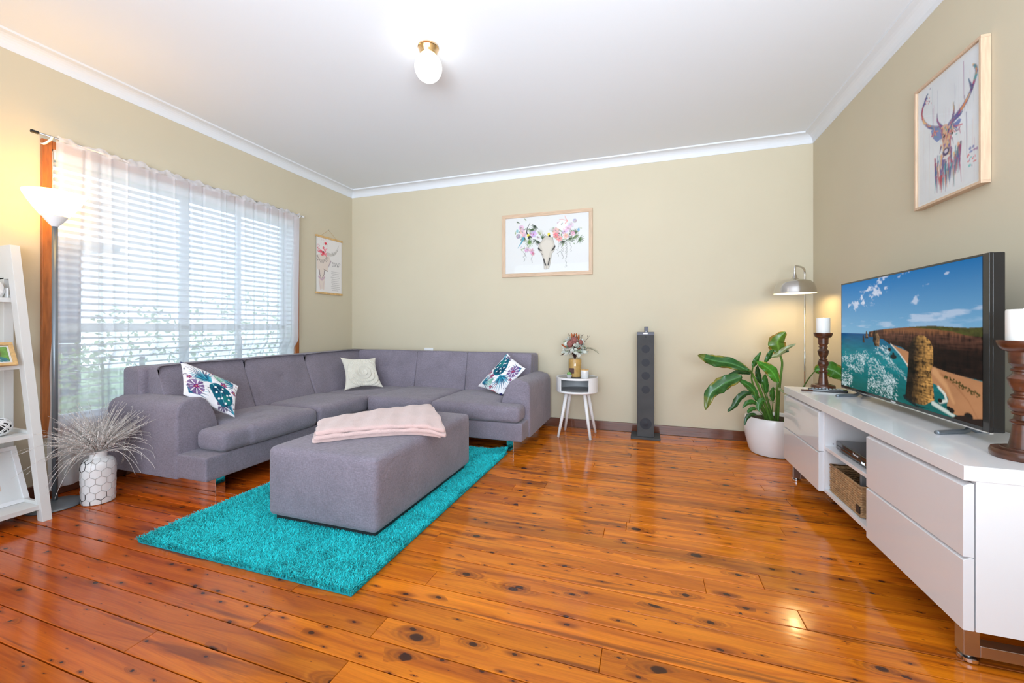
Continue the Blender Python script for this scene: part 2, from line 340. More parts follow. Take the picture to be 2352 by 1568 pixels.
def floormat():
    m=bpy.data.materials.new('cypress_boards'); m.use_nodes=True; nt=m.node_tree; N=nt.nodes.new; K=nt.links.new; b=nt.nodes['Principled BSDF']
    geo=N('ShaderNodeNewGeometry'); oi=N('ShaderNodeObjectInfo')
    def math_(op,a,b_=None,clamp=False):
        n=N('ShaderNodeMath'); n.operation=op; n.use_clamp=clamp
        for i,v in enumerate((a,b_)):
            if v is None: continue
            if isinstance(v,(int,float)): n.inputs[i].default_value=v
            else: K(v,n.inputs[i])
        return n.outputs[0]
    def vec(op,a,b_):
        n=N('ShaderNodeVectorMath'); n.operation=op
        for i,v in enumerate((a,b_)):
            if isinstance(v,tuple): n.inputs[i].default_value=v
            else: K(v,n.inputs[i])
        return n.outputs[0]
    off=N('ShaderNodeCombineXYZ'); r=oi.outputs['Random']
    K(math_('MULTIPLY',r,71.3),off.inputs[0]); K(math_('MULTIPLY',r,37.7),off.inputs[1]); K(math_('MULTIPLY',r,19.1),off.inputs[2])
    P=vec('ADD',geo.outputs['Position'],off.outputs[0])
    def noise(v,scale,detail=3,dist=0):
        n=N('ShaderNodeTexNoise'); n.inputs['Scale'].default_value=scale; n.inputs['Detail'].default_value=detail; n.inputs['Distortion'].default_value=dist; K(v,n.inputs['Vector']); return n
    def sstep(v,a,b_,ta=0,tb=1):
        n=N('ShaderNodeMapRange'); n.interpolation_type='SMOOTHSTEP'; K(v,n.inputs[0]); n.inputs[1].default_value=a; n.inputs[2].default_value=b_; n.inputs[3].default_value=ta; n.inputs[4].default_value=tb; return n.outputs[0]
    # knots: two layers
    def knots(sc,thr,seed):
        Q=vec('ADD',vec('MULTIPLY',P,sc),(seed,seed*2.3,0.0))
        # flatten z
        Q=vec('MULTIPLY',Q,(1,1,0))
        v=N('ShaderNodeTexVoronoi'); v.inputs['Scale'].default_value=1; v.inputs['Randomness'].default_value=1; K(Q,v.inputs['Vector'])
        D=vec('SUBTRACT',Q,v.outputs['Position']); D=vec('DIVIDE',D,sc)
        wob=noise(vec('MULTIPLY',P,(30,60,1)),1,2).outputs['Color']
        D=vec('ADD',D,vec('MULTIPLY',vec('SUBTRACT',wob,(.5,.5,.5)),(.012,.006,0)))
        def ln(s): 
            n=N('ShaderNodeVectorMath'); n.operation='LENGTH'; K(vec('MULTIPLY',D,s),n.inputs[0]); return n.outputs['Value']
        sx=N('ShaderNodeSeparateXYZ'); K(v.outputs['Color'],sx.inputs[0])
        rad=math_('MULTIPLY',math_('POWER',sx.outputs[0],3.0),thr)   # radius in metres
        rad=math_('ADD',rad,thr*.12)
        on=sstep(sx.outputs[1],.34,.38)
        core=math_('MULTIPLY',sstep(math_('DIVIDE',ln((.62,1.05,0)),rad),.75,1.05,1,0),on)
        halo=math_('MULTIPLY',sstep(math_('DIVIDE',ln((.30,1.0,0)),rad),.6,2.6,1,0),on)
        ring=math_('DIVIDE',ln((.42,1.0,0)),rad)
        return core,halo,ring,on
    c1,h1,r1,o1=knots((4.2,7.0,1.0),.0165,3.1)
    c2,h2,r2,o2=knots((8.0,14.0,1.0),.0078,9.7)
    # grain, bent around knots
    bend=vec('MULTIPLY',vec('ADD',off.outputs[0],(0,0,0)),(0,0,0))
    g0=noise(vec('MULTIPLY',P,(1.1,9,1)),1,3,.6)
    warp=vec('ADD',vec('MULTIPLY',P,(1.6,34,1)),vec('MULTIPLY',g0.outputs['Color'],(0,6,0)))
    hb=N('ShaderNodeCombineXYZ'); K(math_('MULTIPLY',h1,3.2),hb.inputs[1]); warp=vec('ADD',warp,hb.outputs[0])
    g1=noise(warp,1,4,.3).outputs['Fac']; g2=noise(vec('MULTIPLY',P,(3,210,1)),1,2).outputs['Fac']; g3=noise(vec('MULTIPLY',P,(.9,6,1)),1,2,.4).outputs['Fac']
    cr=N('ShaderNodeValToRGB'); K(g1,cr.inputs[0]); e=cr.color_ramp.elements
    e[0].position=.27; e[0].color=(.28,.050,.004,1); e[1].position=.72; e[1].color=(.70,.205,.008,1)
    a=e.new(.43); a.color=(.48,.112,.005,1); a=e.new(.56); a.color=(.61,.165,.006,1)
    col=cr.outputs[0]
    def mix(c1_,c2_,f,mode='MIX'):
        n=N('ShaderNodeMix'); n.data_type='RGBA'; n.blend_type=mode
        if isinstance(f,float): n.inputs[0].default_value=f
        else: K(f,n.inputs[0])
        for i,c in ((6,c1_),(7,c2_)):
            if isinstance(c,tuple): n.inputs[i].default_value=(*c,1)
            else: K(c,n.inputs[i])
        return n.outputs[2]
    col=mix(col,(.66,.205,.012),math_('MULTIPLY',g3,.35))
    col=mix(col,(.55,.50,.45),sstep(g2,.3,.75,0,.35),'MULTIPLY')
    br=math_('ADD',math_('MULTIPLY',r,.55),.84)
    sc_=N('ShaderNodeVectorMath'); sc_.operation='SCALE'; K(col,sc_.inputs[0]); K(br,sc_.inputs['Scale']); col=sc_.outputs[0]
    # heartwood smears
    hs=sstep(noise(vec('MULTIPLY',P,(1.0,15,1)),1,4,1.0).outputs['Fac'],.57,.70)
    col=mix(col,(.16,.036,.008),math_('MULTIPLY',hs,.75))
    # boards get redder and darker towards the window side
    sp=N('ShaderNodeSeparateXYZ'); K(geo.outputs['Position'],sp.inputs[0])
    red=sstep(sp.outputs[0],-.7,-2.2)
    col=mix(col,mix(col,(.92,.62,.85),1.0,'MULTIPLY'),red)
    w=N('ShaderNodeMath'); w.operation='SINE'; K(math_('MULTIPLY',r1,9.0),w.inputs[0])
    rings=math_('MULTIPLY',h1,math_('MULTIPLY',math_('ADD',w.outputs[0],1.0),.5))
    col=mix(col,(.22,.045,.006),math_('MULTIPLY',h1,.42)); col=mix(col,(.10,.022,.006),math_('MULTIPLY',rings,.40))
    col=mix(col,(.20,.040,.006),math_('MULTIPLY',h2,.75))
    col=mix(col,(.030,.008,.005),math_('MULTIPLY',c1,.93)); col=mix(col,(.035,.010,.006),math_('MULTIPLY',c2,.9))
    K(col,b.inputs['Base Color'])
    b.inputs['Roughness'].default_value=.13; b.inputs['Coat Weight'].default_value=.1; b.inputs['Coat Roughness'].default_value=.07
    b.inputs['Specular IOR Level'].default_value=.30
    bn=noise(vec('MULTIPLY',P,(3.5,10,1)),1,2).outputs['Fac']
    bp=N('ShaderNodeBump'); bp.inputs['Strength'].default_value=.12; bp.inputs['Distance'].default_value=.01; K(bn,bp.inputs['Height'])
    bp2=N('ShaderNodeBump'); bp2.inputs['Strength'].default_value=.12; bp2.inputs['Distance'].default_value=.002; K(g1,bp2.inputs['Height']); K(bp.outputs[0],bp2.inputs['Normal'])
    K(bp2.outputs[0],b.inputs['Normal']); K(bp.outputs[0],b.inputs['Coat Normal'])
    return m
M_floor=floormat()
# ---------------------------------------------------------------- room
XL,XR,YB,YF,ZC=-3.47,1.365,4.16,-2.4,2.70
sub=box('floor',XL-.1,XR+.1,YF,YB+.1,-.08,-.018,M_fabS,None,bev=0,kind='structure')
bw=.1; y=YB-.02; row=0
joints={1.602:[.41],1.702:[-.13]}
while y>YF:
    y0=y-bw; x=XL-random.uniform(0,1.5)
    while x<XR:
        L=random.choice((1.2,1.65,2.1,2.55,3.0))+random.uniform(-.1,.1); x1=min(x+L,XR); xa=max(x,XL)
        if x1-xa>.12:
            dz=random.uniform(-.0006,.0006)
            bm=bmesh.new(); bx(bm,xa+.0006,x1-.0006,max(y0,YF)+.0016,y-.0016,-.018,dz)
            ee=[e for e in bm.edges if all(v.co.z>-.01 for v in e.verts)]
            bmesh.ops.bevel(bm,geom=ee,offset=.0016,segments=1,affect='EDGES')
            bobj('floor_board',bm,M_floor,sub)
        x+=L
    y-=bw; row+=1
def panel(name,m,*boxes):
    bm=bmesh.new()
    for b in boxes: bx(bm,*b)
    return bobj(name,bm,m,None,kind='structure')
panel('wall_back',M_wall,(XL-.15,XR+.15,YB,YB+.12,-.02,ZC))
panel('wall_right',M_wall,(XR,XR+.12,YF,YB,-.02,ZC))
WY0,WY1,WZ0,WZ1=1.475,3.29,.41,2.125
panel('wall_left',M_wall,(XL-.16,XL,YF,WY0,-.02,ZC),(XL-.16,XL,WY1,YB,-.02,ZC),(XL-.16,XL,WY0,WY1,-.02,WZ0),(XL-.16,XL,WY0,WY1,WZ1,ZC))
panel('ceiling',M_ceil,(XL-.15,XR+.15,YF,YB+.12,ZC,ZC+.1))
# cornice: coved profile mitred at the corners (d from wall, z)
cp=[(0,2.618),(.004,2.618),(.006,2.628)]+[(.006+.062*math.sin(t*PI/2/6)**1.0*0+ .062*(1-math.cos(t*PI/2/6)),2.628+.058*math.sin(t*PI/2/6)) for t in range(1,7)]+[(.082,2.688),(.084,2.70),(0,2.70)]
def cornice(name,pt0,pt1):
    V=[pt0(d,z) for d,z in cp]+[pt1(d,z) for d,z in cp]; n=len(cp)
    F=[(i,(i+1)%n,n+(i+1)%n,n+i) for i in range(n)]+[tuple(range(n)),tuple(range(2*n-1,n-1,-1))]
    bm=bmesh.new(); vs=[bm.verts.new(v) for v in V]
    for f in F: bm.faces.new([vs[i] for i in f])
    return bobj(name,bm,M_cor,None,kind='structure')
cornice('trim_1',lambda d,z:(XL+d,YB-d,z),lambda d,z:(XR-d,YB-d,z))
cornice('trim_2',lambda d,z:(XL+d,YF,z),lambda d,z:(XL+d,YB-d,z))
cornice('trim_3',lambda d,z:(XR-d,YF,z),lambda d,z:(XR-d,YB-d,z))
for nm,b in (('baseboard_back',(XL,XR,YB-.02,YB,0,.088)),('baseboard_left',(XL,XL+.02,YF,YB-.02,0,.088)),('baseboard_right',(XR-.02,XR,YF,YB-.02,0,.088))):
    box(nm,*b,M_jarrah,None,bev=.005,kind='structure')
# ---------------------------------------------------------------- window
win=empty('window_1',(XL-.08,(WY0+WY1)/2,WZ0),None,None); win['kind']='structure'
for n_,b in (('architrave',(XL,XL+.02,WY0-.045,WY0,WZ0-.05,WZ1+.045)),('architrave',(XL,XL+.02,WY1,WY1+.045,WZ0-.05,WZ1+.045)),('architrave',(XL,XL+.02,WY0,WY1,WZ1,WZ1+.045)),('architrave',(XL,XL+.025,WY0,WY1,WZ0-.05,WZ0))):
    box(n_,*b,M_arch,win,bev=.003)
for b in ((XL-.16,XL,WY0,WY0+.012,WZ0,WZ1),(XL-.16,XL,WY1-.012,WY1,WZ0,WZ1),(XL-.16,XL,WY0,WY1,WZ1-.012,WZ1),(XL-.16,XL,WY0,WY1,WZ0,WZ0+.012)):
    box('window_reveal',*b,M_satin,win,bev=.001)
fx0,fx1=XL-.145,XL-.115
for b in ((WY0+.012,WY0+.055,WZ0+.012,WZ1-.012),(WY1-.055,WY1-.012,WZ0+.012,WZ1-.012),(WY0,WY1,WZ1-.055,WZ1-.012),(WY0,WY1,WZ0+.012,WZ0+.055),(2.285,2.345,WZ0+.05,WZ1-.05),(2.76,2.80,WZ0+.05,WZ1-.05),(WY0,WY1,1.0,1.045)):
    box('window_bar',fx0,fx1,*b,M_satin,win,bev=.001)
for b in ((WY0+.055,2.285),(2.345,2.76),(2.80,WY1-.055)):
    for z0,z1 in ((WZ0+.055,1.0),(1.045,WZ1-.055)): box('pane',XL-.132,XL-.127,*b,z0,z1,M_glass,win,bev=0)
# ---------------------------------------------------------------- outside
M_lawn=mat('lawn',(.30,.42,.20),.9,var=.3,vscale=3); M_navy=mat('navy_weatherboard',(.035,.055,.11),.7); M_hedge=mat('hedge',(.32,.46,.20),.8,var=.5,vscale=9)
box('lawn',-14,XL-.2,-6,12,-.3,-.12,M_lawn,None,bev=0,kind='structure')
nb=empty('neighbour_house',(-9,2,-.12),'dark navy weatherboard house seen between the blind slats outside','building')
for k in range(11): box('weatherboard',-9.0,-8.8-.0,-1.5,4.1,-.12+k*.22,.085+k*.22,M_navy,nb,bev=.004,M=Matrix.Translation((0,0,0)))
box('roof',-9.4,-8.55,-1.9,4.5,2.31,2.39,M_pewter,nb,bev=.01)
def shrub(x,y,h,r,label,seed):
    e=empty('shrub',(x,y,-.12),label,'shrub'); rg=random.Random(seed); V=[];F=[]
    for k in range(420):
        th=rg.uniform(0,2*PI); ph=math.acos(rg.uniform(-1,1)); q=rg.uniform(.6,1)
        c=Vector((x+r*q*math.sin(ph)*math.cos(th),y+r*q*math.sin(ph)*math.sin(th),-.12+h*.55+h*.45*q*math.cos(ph)))
        a=Vector((rg.gauss(0,1),rg.gauss(0,1),rg.gauss(0,1))).normalized(); b=a.cross(Vector((rg.gauss(0,1),rg.gauss(0,1),1))).normalized(); s=.045
        o=len(V); V+=[tuple(c-a*s),tuple(c+b*s*.5),tuple(c+a*s),tuple(c-b*s*.5)]; F.append((o,o+1,o+2,o+3))
    mobj('foliage',V,F,M_hedge,e,kind='stuff'); tube('trunk',[(x,y,-.12),(x,y,-.12+h*.5)],.03,M_dkbrown,e,seg=8)
shrub(-6.4,3.6,1.5,.7,'taller green garden shrub outside the middle of the window',3)
shrub(-5.8,2.5,1.0,.5,'lower green garden shrub outside the left half of the window',4)
shrub(-7.2,5.6,1.9,.9,'broad green garden shrub outside the right end of the window',5)
# ---------------------------------------------------------------- blind
bl=empty('venetian_blind',(XL-.045,(WY0+WY1)/2,WZ0),'white horizontal slat venetian blind in the window behind the sheer curtain','blind')
box('headrail',XL-.050,XL+.006,WY0+.013,WY1-.013,WZ1-.062,WZ1-.013,M_satin,bl,bev=.003)
sl=None; z=WZ1-.085
while z>WZ0+.05:
    M=Matrix.Translation((XL-.018,0,z))@Matrix.Rotation(math.radians(-14),4,'Y')
    if sl is None: sl=box('slat',-.025,.025,WY0+.014,WY1-.014,-.0013,.0013,M_slat,bl,bev=0,M=M); zb=z
    else:
        s2=sl.copy(); COL.objects.link(s2); s2.location=(0,0,z-zb)
    z-=.045
box('bottom_rail',XL-.043,XL+.007,WY0+.02,WY1-.02,WZ0+.014,WZ0+.034,M_satin,bl,bev=.002)
for yy in (1.70,2.2,2.65,3.08): box('ladder_tape',XL+.0085,XL+.0095,yy,yy+.004,WZ0+.03,WZ1-.06,M_satin,bl,bev=0)
# ---------------------------------------------------------------- curtain
rod=empty('curtain_rod',(XL+.1,2.3,2.165),'thin steel curtain rod along the top of the window','curtain rod')
XC=XL+.10
tube('pole',[(XC,1.37,2.165),(XC,3.29,2.165)],.0065,M_steel,rod)
lathe('finial',[(0,0),(.009,0),(.009,.03),(0,.03)],M_blackm,rod,seg=16,M=Matrix.Translation((XC,1.35,2.165))@Matrix.Rotation(-PI/2,4,'X'))
lathe('finial',[(0,0),(.009,0),(.009,.03),(0,.03)],M_satin,rod,seg=16,M=Matrix.Translation((XC,3.285,2.165))@Matrix.Rotation(-PI/2,4,'X'))
for yy in (1.435,3.262):
    V,F=tubeg(smoothpts([(XL+.005,yy,2.14),(XL+.03,yy,2.135),(XC-.02,yy,2.145),(XC,yy,2.152),(XC+.012,yy,2.165)]),.006,8); mobj('bracket',V,F,M_satin,rod,smooth=True)
cur=empty('sheer_curtain',(XC,2.35,.05),'white sheer voile curtain gathered on a steel rod over the window','curtain')
rg=random.Random(5); folds=[]; yy=1.47
while yy<3.24: folds.append((yy,rg.uniform(.004,.014),rg.uniform(.006,.018),rg.uniform(-.03,.03))); yy+=rg.uniform(.035,.13)
def curt(y,z):
    t=max(0,min(1,(2.16-z)/2.1)); x=0
    for c,w,a,dr in folds:
        d=(y-c-dr*t)/(w*(1+1.2*t)); 
        if abs(d)<3: x+=a*(1+.9*t)*math.exp(-d*d)*(1 if a<.013 else -1)
    x+=.012*math.sin(y*7+z*.7)*t+.007*math.sin(y*23+1.3*z)
    xx=XC+x*.9+.02*t
    k=min(1,max(0,(y-1.66)/.10))*min(1,max(0,(.92-z)/.14)); k=k*k*(3-2*k)
    return xx*(1-k)+(XL+.033+(x*.25))*k
ny,nz=420,60; V=[]
for j in range(nz+1):
    t=j/nz; z=2.150-t*(2.150-.062)
    for i in range(ny+1):
        s=i/ny; y0=1.463-.055*t+.006*math.sin(z*14)*t; y1=3.255-.01*math.sin(t*PI)*1.5
        y=y0+(y1-y0)*s; V.append((curt(y,z),y,z+.004*math.sin(y*9)))
F=[(j*(ny+1)+i,j*(ny+1)+i+1,(j+1)*(ny+1)+i+1,(j+1)*(ny+1)+i) for j in range(nz) for i in range(ny)]
mobj('voile',V,F,M_sheer,cur,smooth=True)
V=[];nzz=16
for j in range(nzz+1):   # rod pocket and ruffle, wraps over the rod
    for i in range(ny+1):
        q=i/ny; y=1.463+(3.255-1.463)*q; t=j/nzz; a=t*PI
        rip=min(1,sum(.6*math.exp(-((y-c)/.016)**2) for c,_,_,_ in folds)); w_=.0115+.004*abs(math.sin(y*37))
        top=.034+.010*math.sin(y*31)+.007*math.sin(y*83+1)-.012*rip
        x=XC+w_*math.cos(a)+(.006*rip+.002*math.sin(y*140+t*9))*(1 if t<.5 else -1)
        V.append((x,y,2.146+.006*math.sin(y*47)*(1-math.sin(a))+(math.sin(a)**.55)*top))
F=[(j*(ny+1)+i,j*(ny+1)+i+1,(j+1)*(ny+1)+i+1,(j+1)*(ny+1)+i) for j in range(nzz) for i in range(ny)]
mobj('ruffled_header',V,F,M_sheer2,cur,smooth=True)
V=[]
for j in range(3):
    for i in range(ny+1):
        s=i/ny; z=.060+j*.028; y=1.408+(3.25-1.408)*s; V.append((curt(y,z)+.0025,y,z+.004*math.sin(y*9)))
F=[(j*(ny+1)+i,j*(ny+1)+i+1,(j+1)*(ny+1)+i+1,(j+1)*(ny+1)+i) for j in range(2) for i in range(ny)]
mobj('hem',V,F,M_sheer2,cur,smooth=True)
# ---------------------------------------------------------------- sofa
so=empty('corner_sofa',(-2.2,3.0,0),'grey linen L shaped corner sofa under the window and along the back wall','sofa')
def fabbump(P,U,amt=.003,f=9):
    P[:,2]+=amt*np.sin(P[:,0]*f+1)*np.sin(P[:,1]*f*1.3); return P
bm=bmesh.new(); bx(bm,-3.36,-2.475,1.712,4.06,.112,.256)
rbox('base',-3.38,-2.475,1.712,4.06,.110,.256,.012,M_fab,so,n=6)
rbox('base',-2.50,-.945,3.098,4.06,.110,.256,.012,M_fab,so,n=6)
bm.free()
rbox('back_frame',-3.395,-3.20,1.79,4.07,.20,.762,.03,M_fab,so,n=8)
rbox('back_frame',-3.38,-1.065,3.88,4.085,.20,.762,.03,M_fab,so,n=8)
def armprof():   # s across (0 outer .. .262 inner), z
    pts=[(0,.105),(0,.50)]
    for t in range(1,7): a=t*PI/2/6; pts.append((.055*(1-math.cos(a)),.50+.072*math.sin(a)))
    for s,z in ((.085,.582),(.12,.585),(.15,.580),(.178,.562),(.202,.53),(.222,.49),(.24,.445),(.253,.40),(.26,.36),(.262,.30),(.262,.105)): pts.append((s,z))
    return pts
def arm(f0,f1,nseg=10):
    ap=armprof(); n=len(ap); V=[];F=[]
    rows=[0,.006,.018]+[.05+.9*i/nseg for i in range(nseg+1)]+[.982,.994,1]
    for k,t in enumerate(rows):
        ins={0:.014,1:.004,2:0}.get(min(k,len(rows)-1-k),0)
        for s,z in ap:
            ss=.131+(s-.131)*(1-ins/.131); zz=z if z<.2 else z-ins*.9
            drop=.012*max(0,(t-.75)/.25)**2 if z>.3 else 0
            a=Vector(f0(ss,zz)); b=Vector(f1(ss,zz-drop)); V.append(tuple(a.lerp(b,t)))
    for k in range(len(rows)-1):
        for i in range(n): F.append((k*n+i,k*n+(i+1)%n,(k+1)*n+(i+1)%n,(k+1)*n+i))
    F.append(tuple(range(n-1,-1,-1))); F.append(tuple((len(rows)-1)*n+i for i in range(n)))
    bm=bmesh.new(); vs=[bm.verts.new(v) for v in V]
    for f in F:
        bm.faces.new([vs[i] for i in f])
    return bobj('arm',bm,M_fab,so,smooth=True,angle=50)
arm(lambda s,z:(-2.718,1.708+s,z),lambda s,z:(-3.39,1.708+s,z))
arm(lambda s,z:(-.932-s,3.285,z),lambda s,z:(-.932-s,4.06,z))
def seatfn(dim,front,puff=.012):
    def fn(P,U):
        u,v,w=U[:,0],U[:,1],U[:,2]
        top=np.clip(w,0,1)
        P[:,2]+=puff*(1-u**2)*(1-v**2)*top*1.4 - puff*.2*top
        if dim=='x': P[:,0]+=.012*(1-v**2)*(1-w**2)*np.clip(u,0,1)*front
        else: P[:,1]-=.012*(1-u**2)*(1-w**2)*np.clip(-v,0,1)*front
        P[:,2]-=.016*np.exp(-((u)**2+(v)**2)/.02)*top
        return P
    return fn
def tcush(name,boxes):
    parts=[]
    for b,fn in boxes:
        P,F=rboxg(*b,.042,n=12,fn=fn); parts.append((P.tolist(),F))
    V,F=multi(parts); o=mobj(name,V,F,M_fab,so,smooth=True)
    if len(boxes)>1:
        md=o.modifiers.new('r','REMESH'); md.mode='VOXEL'; md.voxel_size=.009; md.use_smooth_shade=True
        sm=o.modifiers.new('s','SMOOTH'); sm.factor=.6; sm.iterations=7
    return o
tcush('seat_cushion',[((-3.02,-2.44,1.96,2.548,.256,.398),seatfn('x',1)),((-2.705,-2.45,1.80,2.30,.257,.390),None)])
tcush('seat_cushion',[((-3.02,-2.44,2.552,3.165,.256,.400),seatfn('x',1))])
tcush('seat_cushion',[((-2.42,-1.772,3.085,3.80,.256,.402),seatfn('y',1))])
tcush('seat_cushion',[((-1.768,-1.19,3.075,3.80,.256,.402),seatfn('y',1)),((-1.5,-.962,3.082,3.275,.257,.390),None)])
tcush('corner_seat_cushion',[((-3.10,-2.40,3.15,3.90,.25,.388),seatfn('x',.3,.006))])
def backc(axis,a0,a1,f0,f1,extra=None):
    """leaning back cushion along axis; f0 = face coordinate at the bottom, f1 at the top"""
    def fn(P,U):
        u,v,w=U[:,0],U[:,1],U[:,2]; t=(w+1)/2
        if axis=='y': fr=np.clip(u,0,1); lat=v; s=0; sg=1
        else: fr=np.clip(-v,0,1); lat=u; s=1; sg=-1
        d=(f1-f0)*t*fr + sg*(.018*(1-lat**2)*(1-w**2)*fr) - sg*.014*np.exp(-(lat**2+(w-.1)**2)/.012)*fr
        P[:,s]+=d
        P[:,2]+=.006*(1-lat**2)*np.clip(w,0,1)
        # gathers near the side edges
        P[:,s]+=sg*.0025*fr*np.sin(w*38)*np.clip(np.abs(lat)-.86,0,1)*6*(1-np.abs(w))
        return P
    if axis=='y': rbox('back_cushion',-3.235,f0,a0+.001,a1-.001,.375,.768,.022,M_fab,so,n=22,fn=fn)
    else: rbox('back_cushion',a0+.001,a1-.001,f0,3.915,.375,.768,.022,M_fab,so,n=22,fn=fn)
backc('y',1.835,2.445,-2.955,-3.125); backc('y',2.445,3.06,-2.955,-3.125); backc('y',3.06,3.93,-2.955,-3.125)
backc('x',-3.10,-2.342,3.745,3.835); backc('x',-2.342,-1.755,3.745,3.835); backc('x',-1.755,-1.07,3.745,3.835)
def leg(b): 
    box('leg',*b,M_chrome,so,bev=.0025,label='mirror chrome sled leg')
leg((-3.34,-2.497,1.785,1.845,0,.112)); leg((-1.098,-1.038,3.165,3.99,0,.112))
box('leg',-2.56,-2.50,3.12,3.18,0,.112,M_chrome,so,bev=.002)
# ---------------------------------------------------------------- cushions
def palm(A,cx,cy,ang,L,cols,n=7,spread=1.5,w=.035):
    for i in range(n):
        a=ang+spread*(i/(n-1)-.5); l=L*(1-.25*abs(i/(n-1)-.5)*2)
        p=[(cx,cy),(cx+.5*l*math.cos(a)+.03*math.sin(a),cy+.5*l*math.sin(a)),(cx+l*math.cos(a+.12),cy+l*math.sin(a+.12))]
        A.stroke(p,w,.003,cols[i%len(cols)],.95)
def floral(n=150):
    A=Art(n,n,(238,236,240)); T=[(30,95,130),(40,130,160),(80,170,190),(20,70,105)]; G=[(110,170,150),(160,205,190)]
    palm(A,.46,.46,PI*1.25,.50,T,11,1.9,.060); palm(A,.44,.44,PI*.95,.42,T[1:],7,1.0,.045); palm(A,.88,.12,PI*.82,.42,T,9,1.8,.05); palm(A,.10,.92,-PI*.28,.42,T,9,1.7,.045); palm(A,.97,.95,PI*1.2,.3,T,7,1.3,.04)
    palm(A,.6,.3,-PI*.35,.38,G,7,1.3,.04); palm(A,.3,.6,PI*.7,.30,[(110,80,130),(60,35,80)],6,1.4,.035)
    def sp_(p): 
        q=smoothpts([(a,b,0) for a,b in p[-1:]+p+p[:2]],6)[6:-6]; return [(v.x,v.y) for v in q]
    for p0,c_ in (([(.05,.62),(.16,.55),(.30,.62),(.36,.76),(.30,.90),(.16,.92),(.06,.80)],(120,90,140)),([(.62,.90),(.74,.86),(.86,.92),(.80,1.0),(.66,1.0)],(70,50,95))):
        A.poly(sp_(p0),c_,.9); cx_=sum(a for a,b in p0)/len(p0); cy_=sum(b for a,b in p0)/len(p0)
        for k in range(9): a=k*.7; A.stroke([(cx_+.05*math.cos(a),cy_+.05*math.sin(a)),(cx_+.17*math.cos(a),cy_+.17*math.sin(a))],.012,.022,(238,236,240))
    A.poly(sp_([(.45,.55),(.6,.42),(.8,.45),(.92,.6),(.9,.8),(.74,.95),(.6,.88),(.48,.72)]),(25,95,115)); A.blob(.6,.6,.09,.13,(20,55,85),.8,.5); A.blob(.8,.75,.09,.1,(40,135,130),.7)
    A.stroke([(.5,.5),(.66,.66),(.76,.9)],.012,.008,(130,200,205))
    for x,y in ((.56,.56),(.7,.52),(.58,.7),(.68,.62),(.7,.78),(.8,.62),(.84,.72),(.78,.86),(.86,.56),(.64,.82)): A.blob(x,y,.018,.03,(240,240,240),1,.5)
    for x,y,s in ((.72,.36,.06),(.93,.42,.05),(.2,.74,.05),(.08,.5,.04),(.5,.08,.045)):
        for k in range(5): A.blob(x+s*.7*math.cos(k*1.26),y+s*.7*math.sin(k*1.26),s*.55,s*.38,[(150,20,90),(110,30,120)][k%2],.95,k*1.26)
        A.blob(x,y,s*.25,s*.25,(230,190,90))
    for k in range(34):
        x,y=random.random(),random.random(); A.stroke([(x,y),(x+random.uniform(-.06,.06),y+random.uniform(-.06,.06))],.022,.004,random.choice([(60,30,80),(20,50,60),(180,60,30),(40,40,70)]),.9)
    A.poly([(0,0),(.12,0),(.05,.06),(0,.05)],(40,40,90)); A.poly([(.2,0),(.5,0),(.35,.03)],(200,40,70),.8)
    A.noisy(.06,20,20,3); return A
def cushion(name,label,A4,thick,m,A=None,group=None,relief=None,pinch=.05):
    """A4: four corners top-left, top-right, bottom-right, bottom-left"""
    TL,TR,BR,BL=[np.array(c) for c in A4]; cen=(TL+TR+BR+BL)/4
    nrm=np.cross(TR-TL,BL-TL); nrm=nrm/np.linalg.norm(nrm)
    if np.dot(nrm,np.array([0,0,1.04])-cen)<0: nrm=-nrm
    root=empty(name,tuple(cen),label,'cushion',group)
    def surf(sg):
        def f(gx,gy):
            a=2*gx-1; b=2*gy-1
            px_=pinch*(1-b**2)*(-a); py_=pinch*(1-a**2)*(-b)   # sides pulled in, corners pointed
            x=gx+px_*.5; y=gy+py_*.5
            P=(TL*(1-x)[...,None]+TR*x[...,None])*(1-y)[...,None]+(BL*(1-x)[...,None]+BR*x[...,None])*y[...,None]
            h=thick*np.power(np.clip((1-a**2)*(1-b**2),0,1),.45)
            if relief is not None and sg>0: h=h+relief(gx,gy)
            h=h+.004*np.sin(gx*17+gy*5)*np.sin(gy*13)*(1-np.abs(a*b))
            return P+nrm*sg*h[...,None]
        return f
    (A or PL).mesh('cover_front',None,None,None,m,root,shape=surf(1)); PLs.mesh('cover_back',None,None,None,m if A is None else M_satinback,root,shape=surf(-1))
    return root
M_satinback=mat('cushion_back',(.75,.74,.76),.9)
PL=Art(120,120,(230,226,214)); PLs=Art(24,24,(230,226,214))
FA=floral()
cushion('scatter_cushion','white cushion with blue palm print leaning on the sofa arm nearest the window',[(-3.03,1.925,.795),(-2.75,2.125,.612),(-2.68,2.045,.412),(-2.79,1.79,.605)],.055,M_cloth,FA,'printed cushions')
FB=Art(150,150,(0,0,0)); FB.a=np.rot90(FA.a,2).copy()
cushion('scatter_cushion','white cushion with blue palm print leaning on the sofa arm beside the round table',[(-1.275,3.70,.775),(-1.055,3.58,.648),(-1.245,3.46,.408),(-1.555,3.63,.455)],.05,M_cloth,FB,'printed cushions')
def ros(gx,gy):
    r=np.hypot(gx-.56,(gy-.55)); th=np.arctan2(gy-.55,gx-.56)
    ph=r*2*PI*9-th
    return .013*(((ph/(2*PI))%1))*(r<.52)+.002*np.sin(th*60)*(r<.5)*(r>.12)
cushion('scatter_cushion','cream cotton cushion with ruffled rosette in the corner of the sofa',[(-3.00,3.42,.715),(-2.75,3.66,.70),(-2.585,3.57,.405),(-2.82,3.27,.405)],.05,M_cream,None,None,ros,.16)
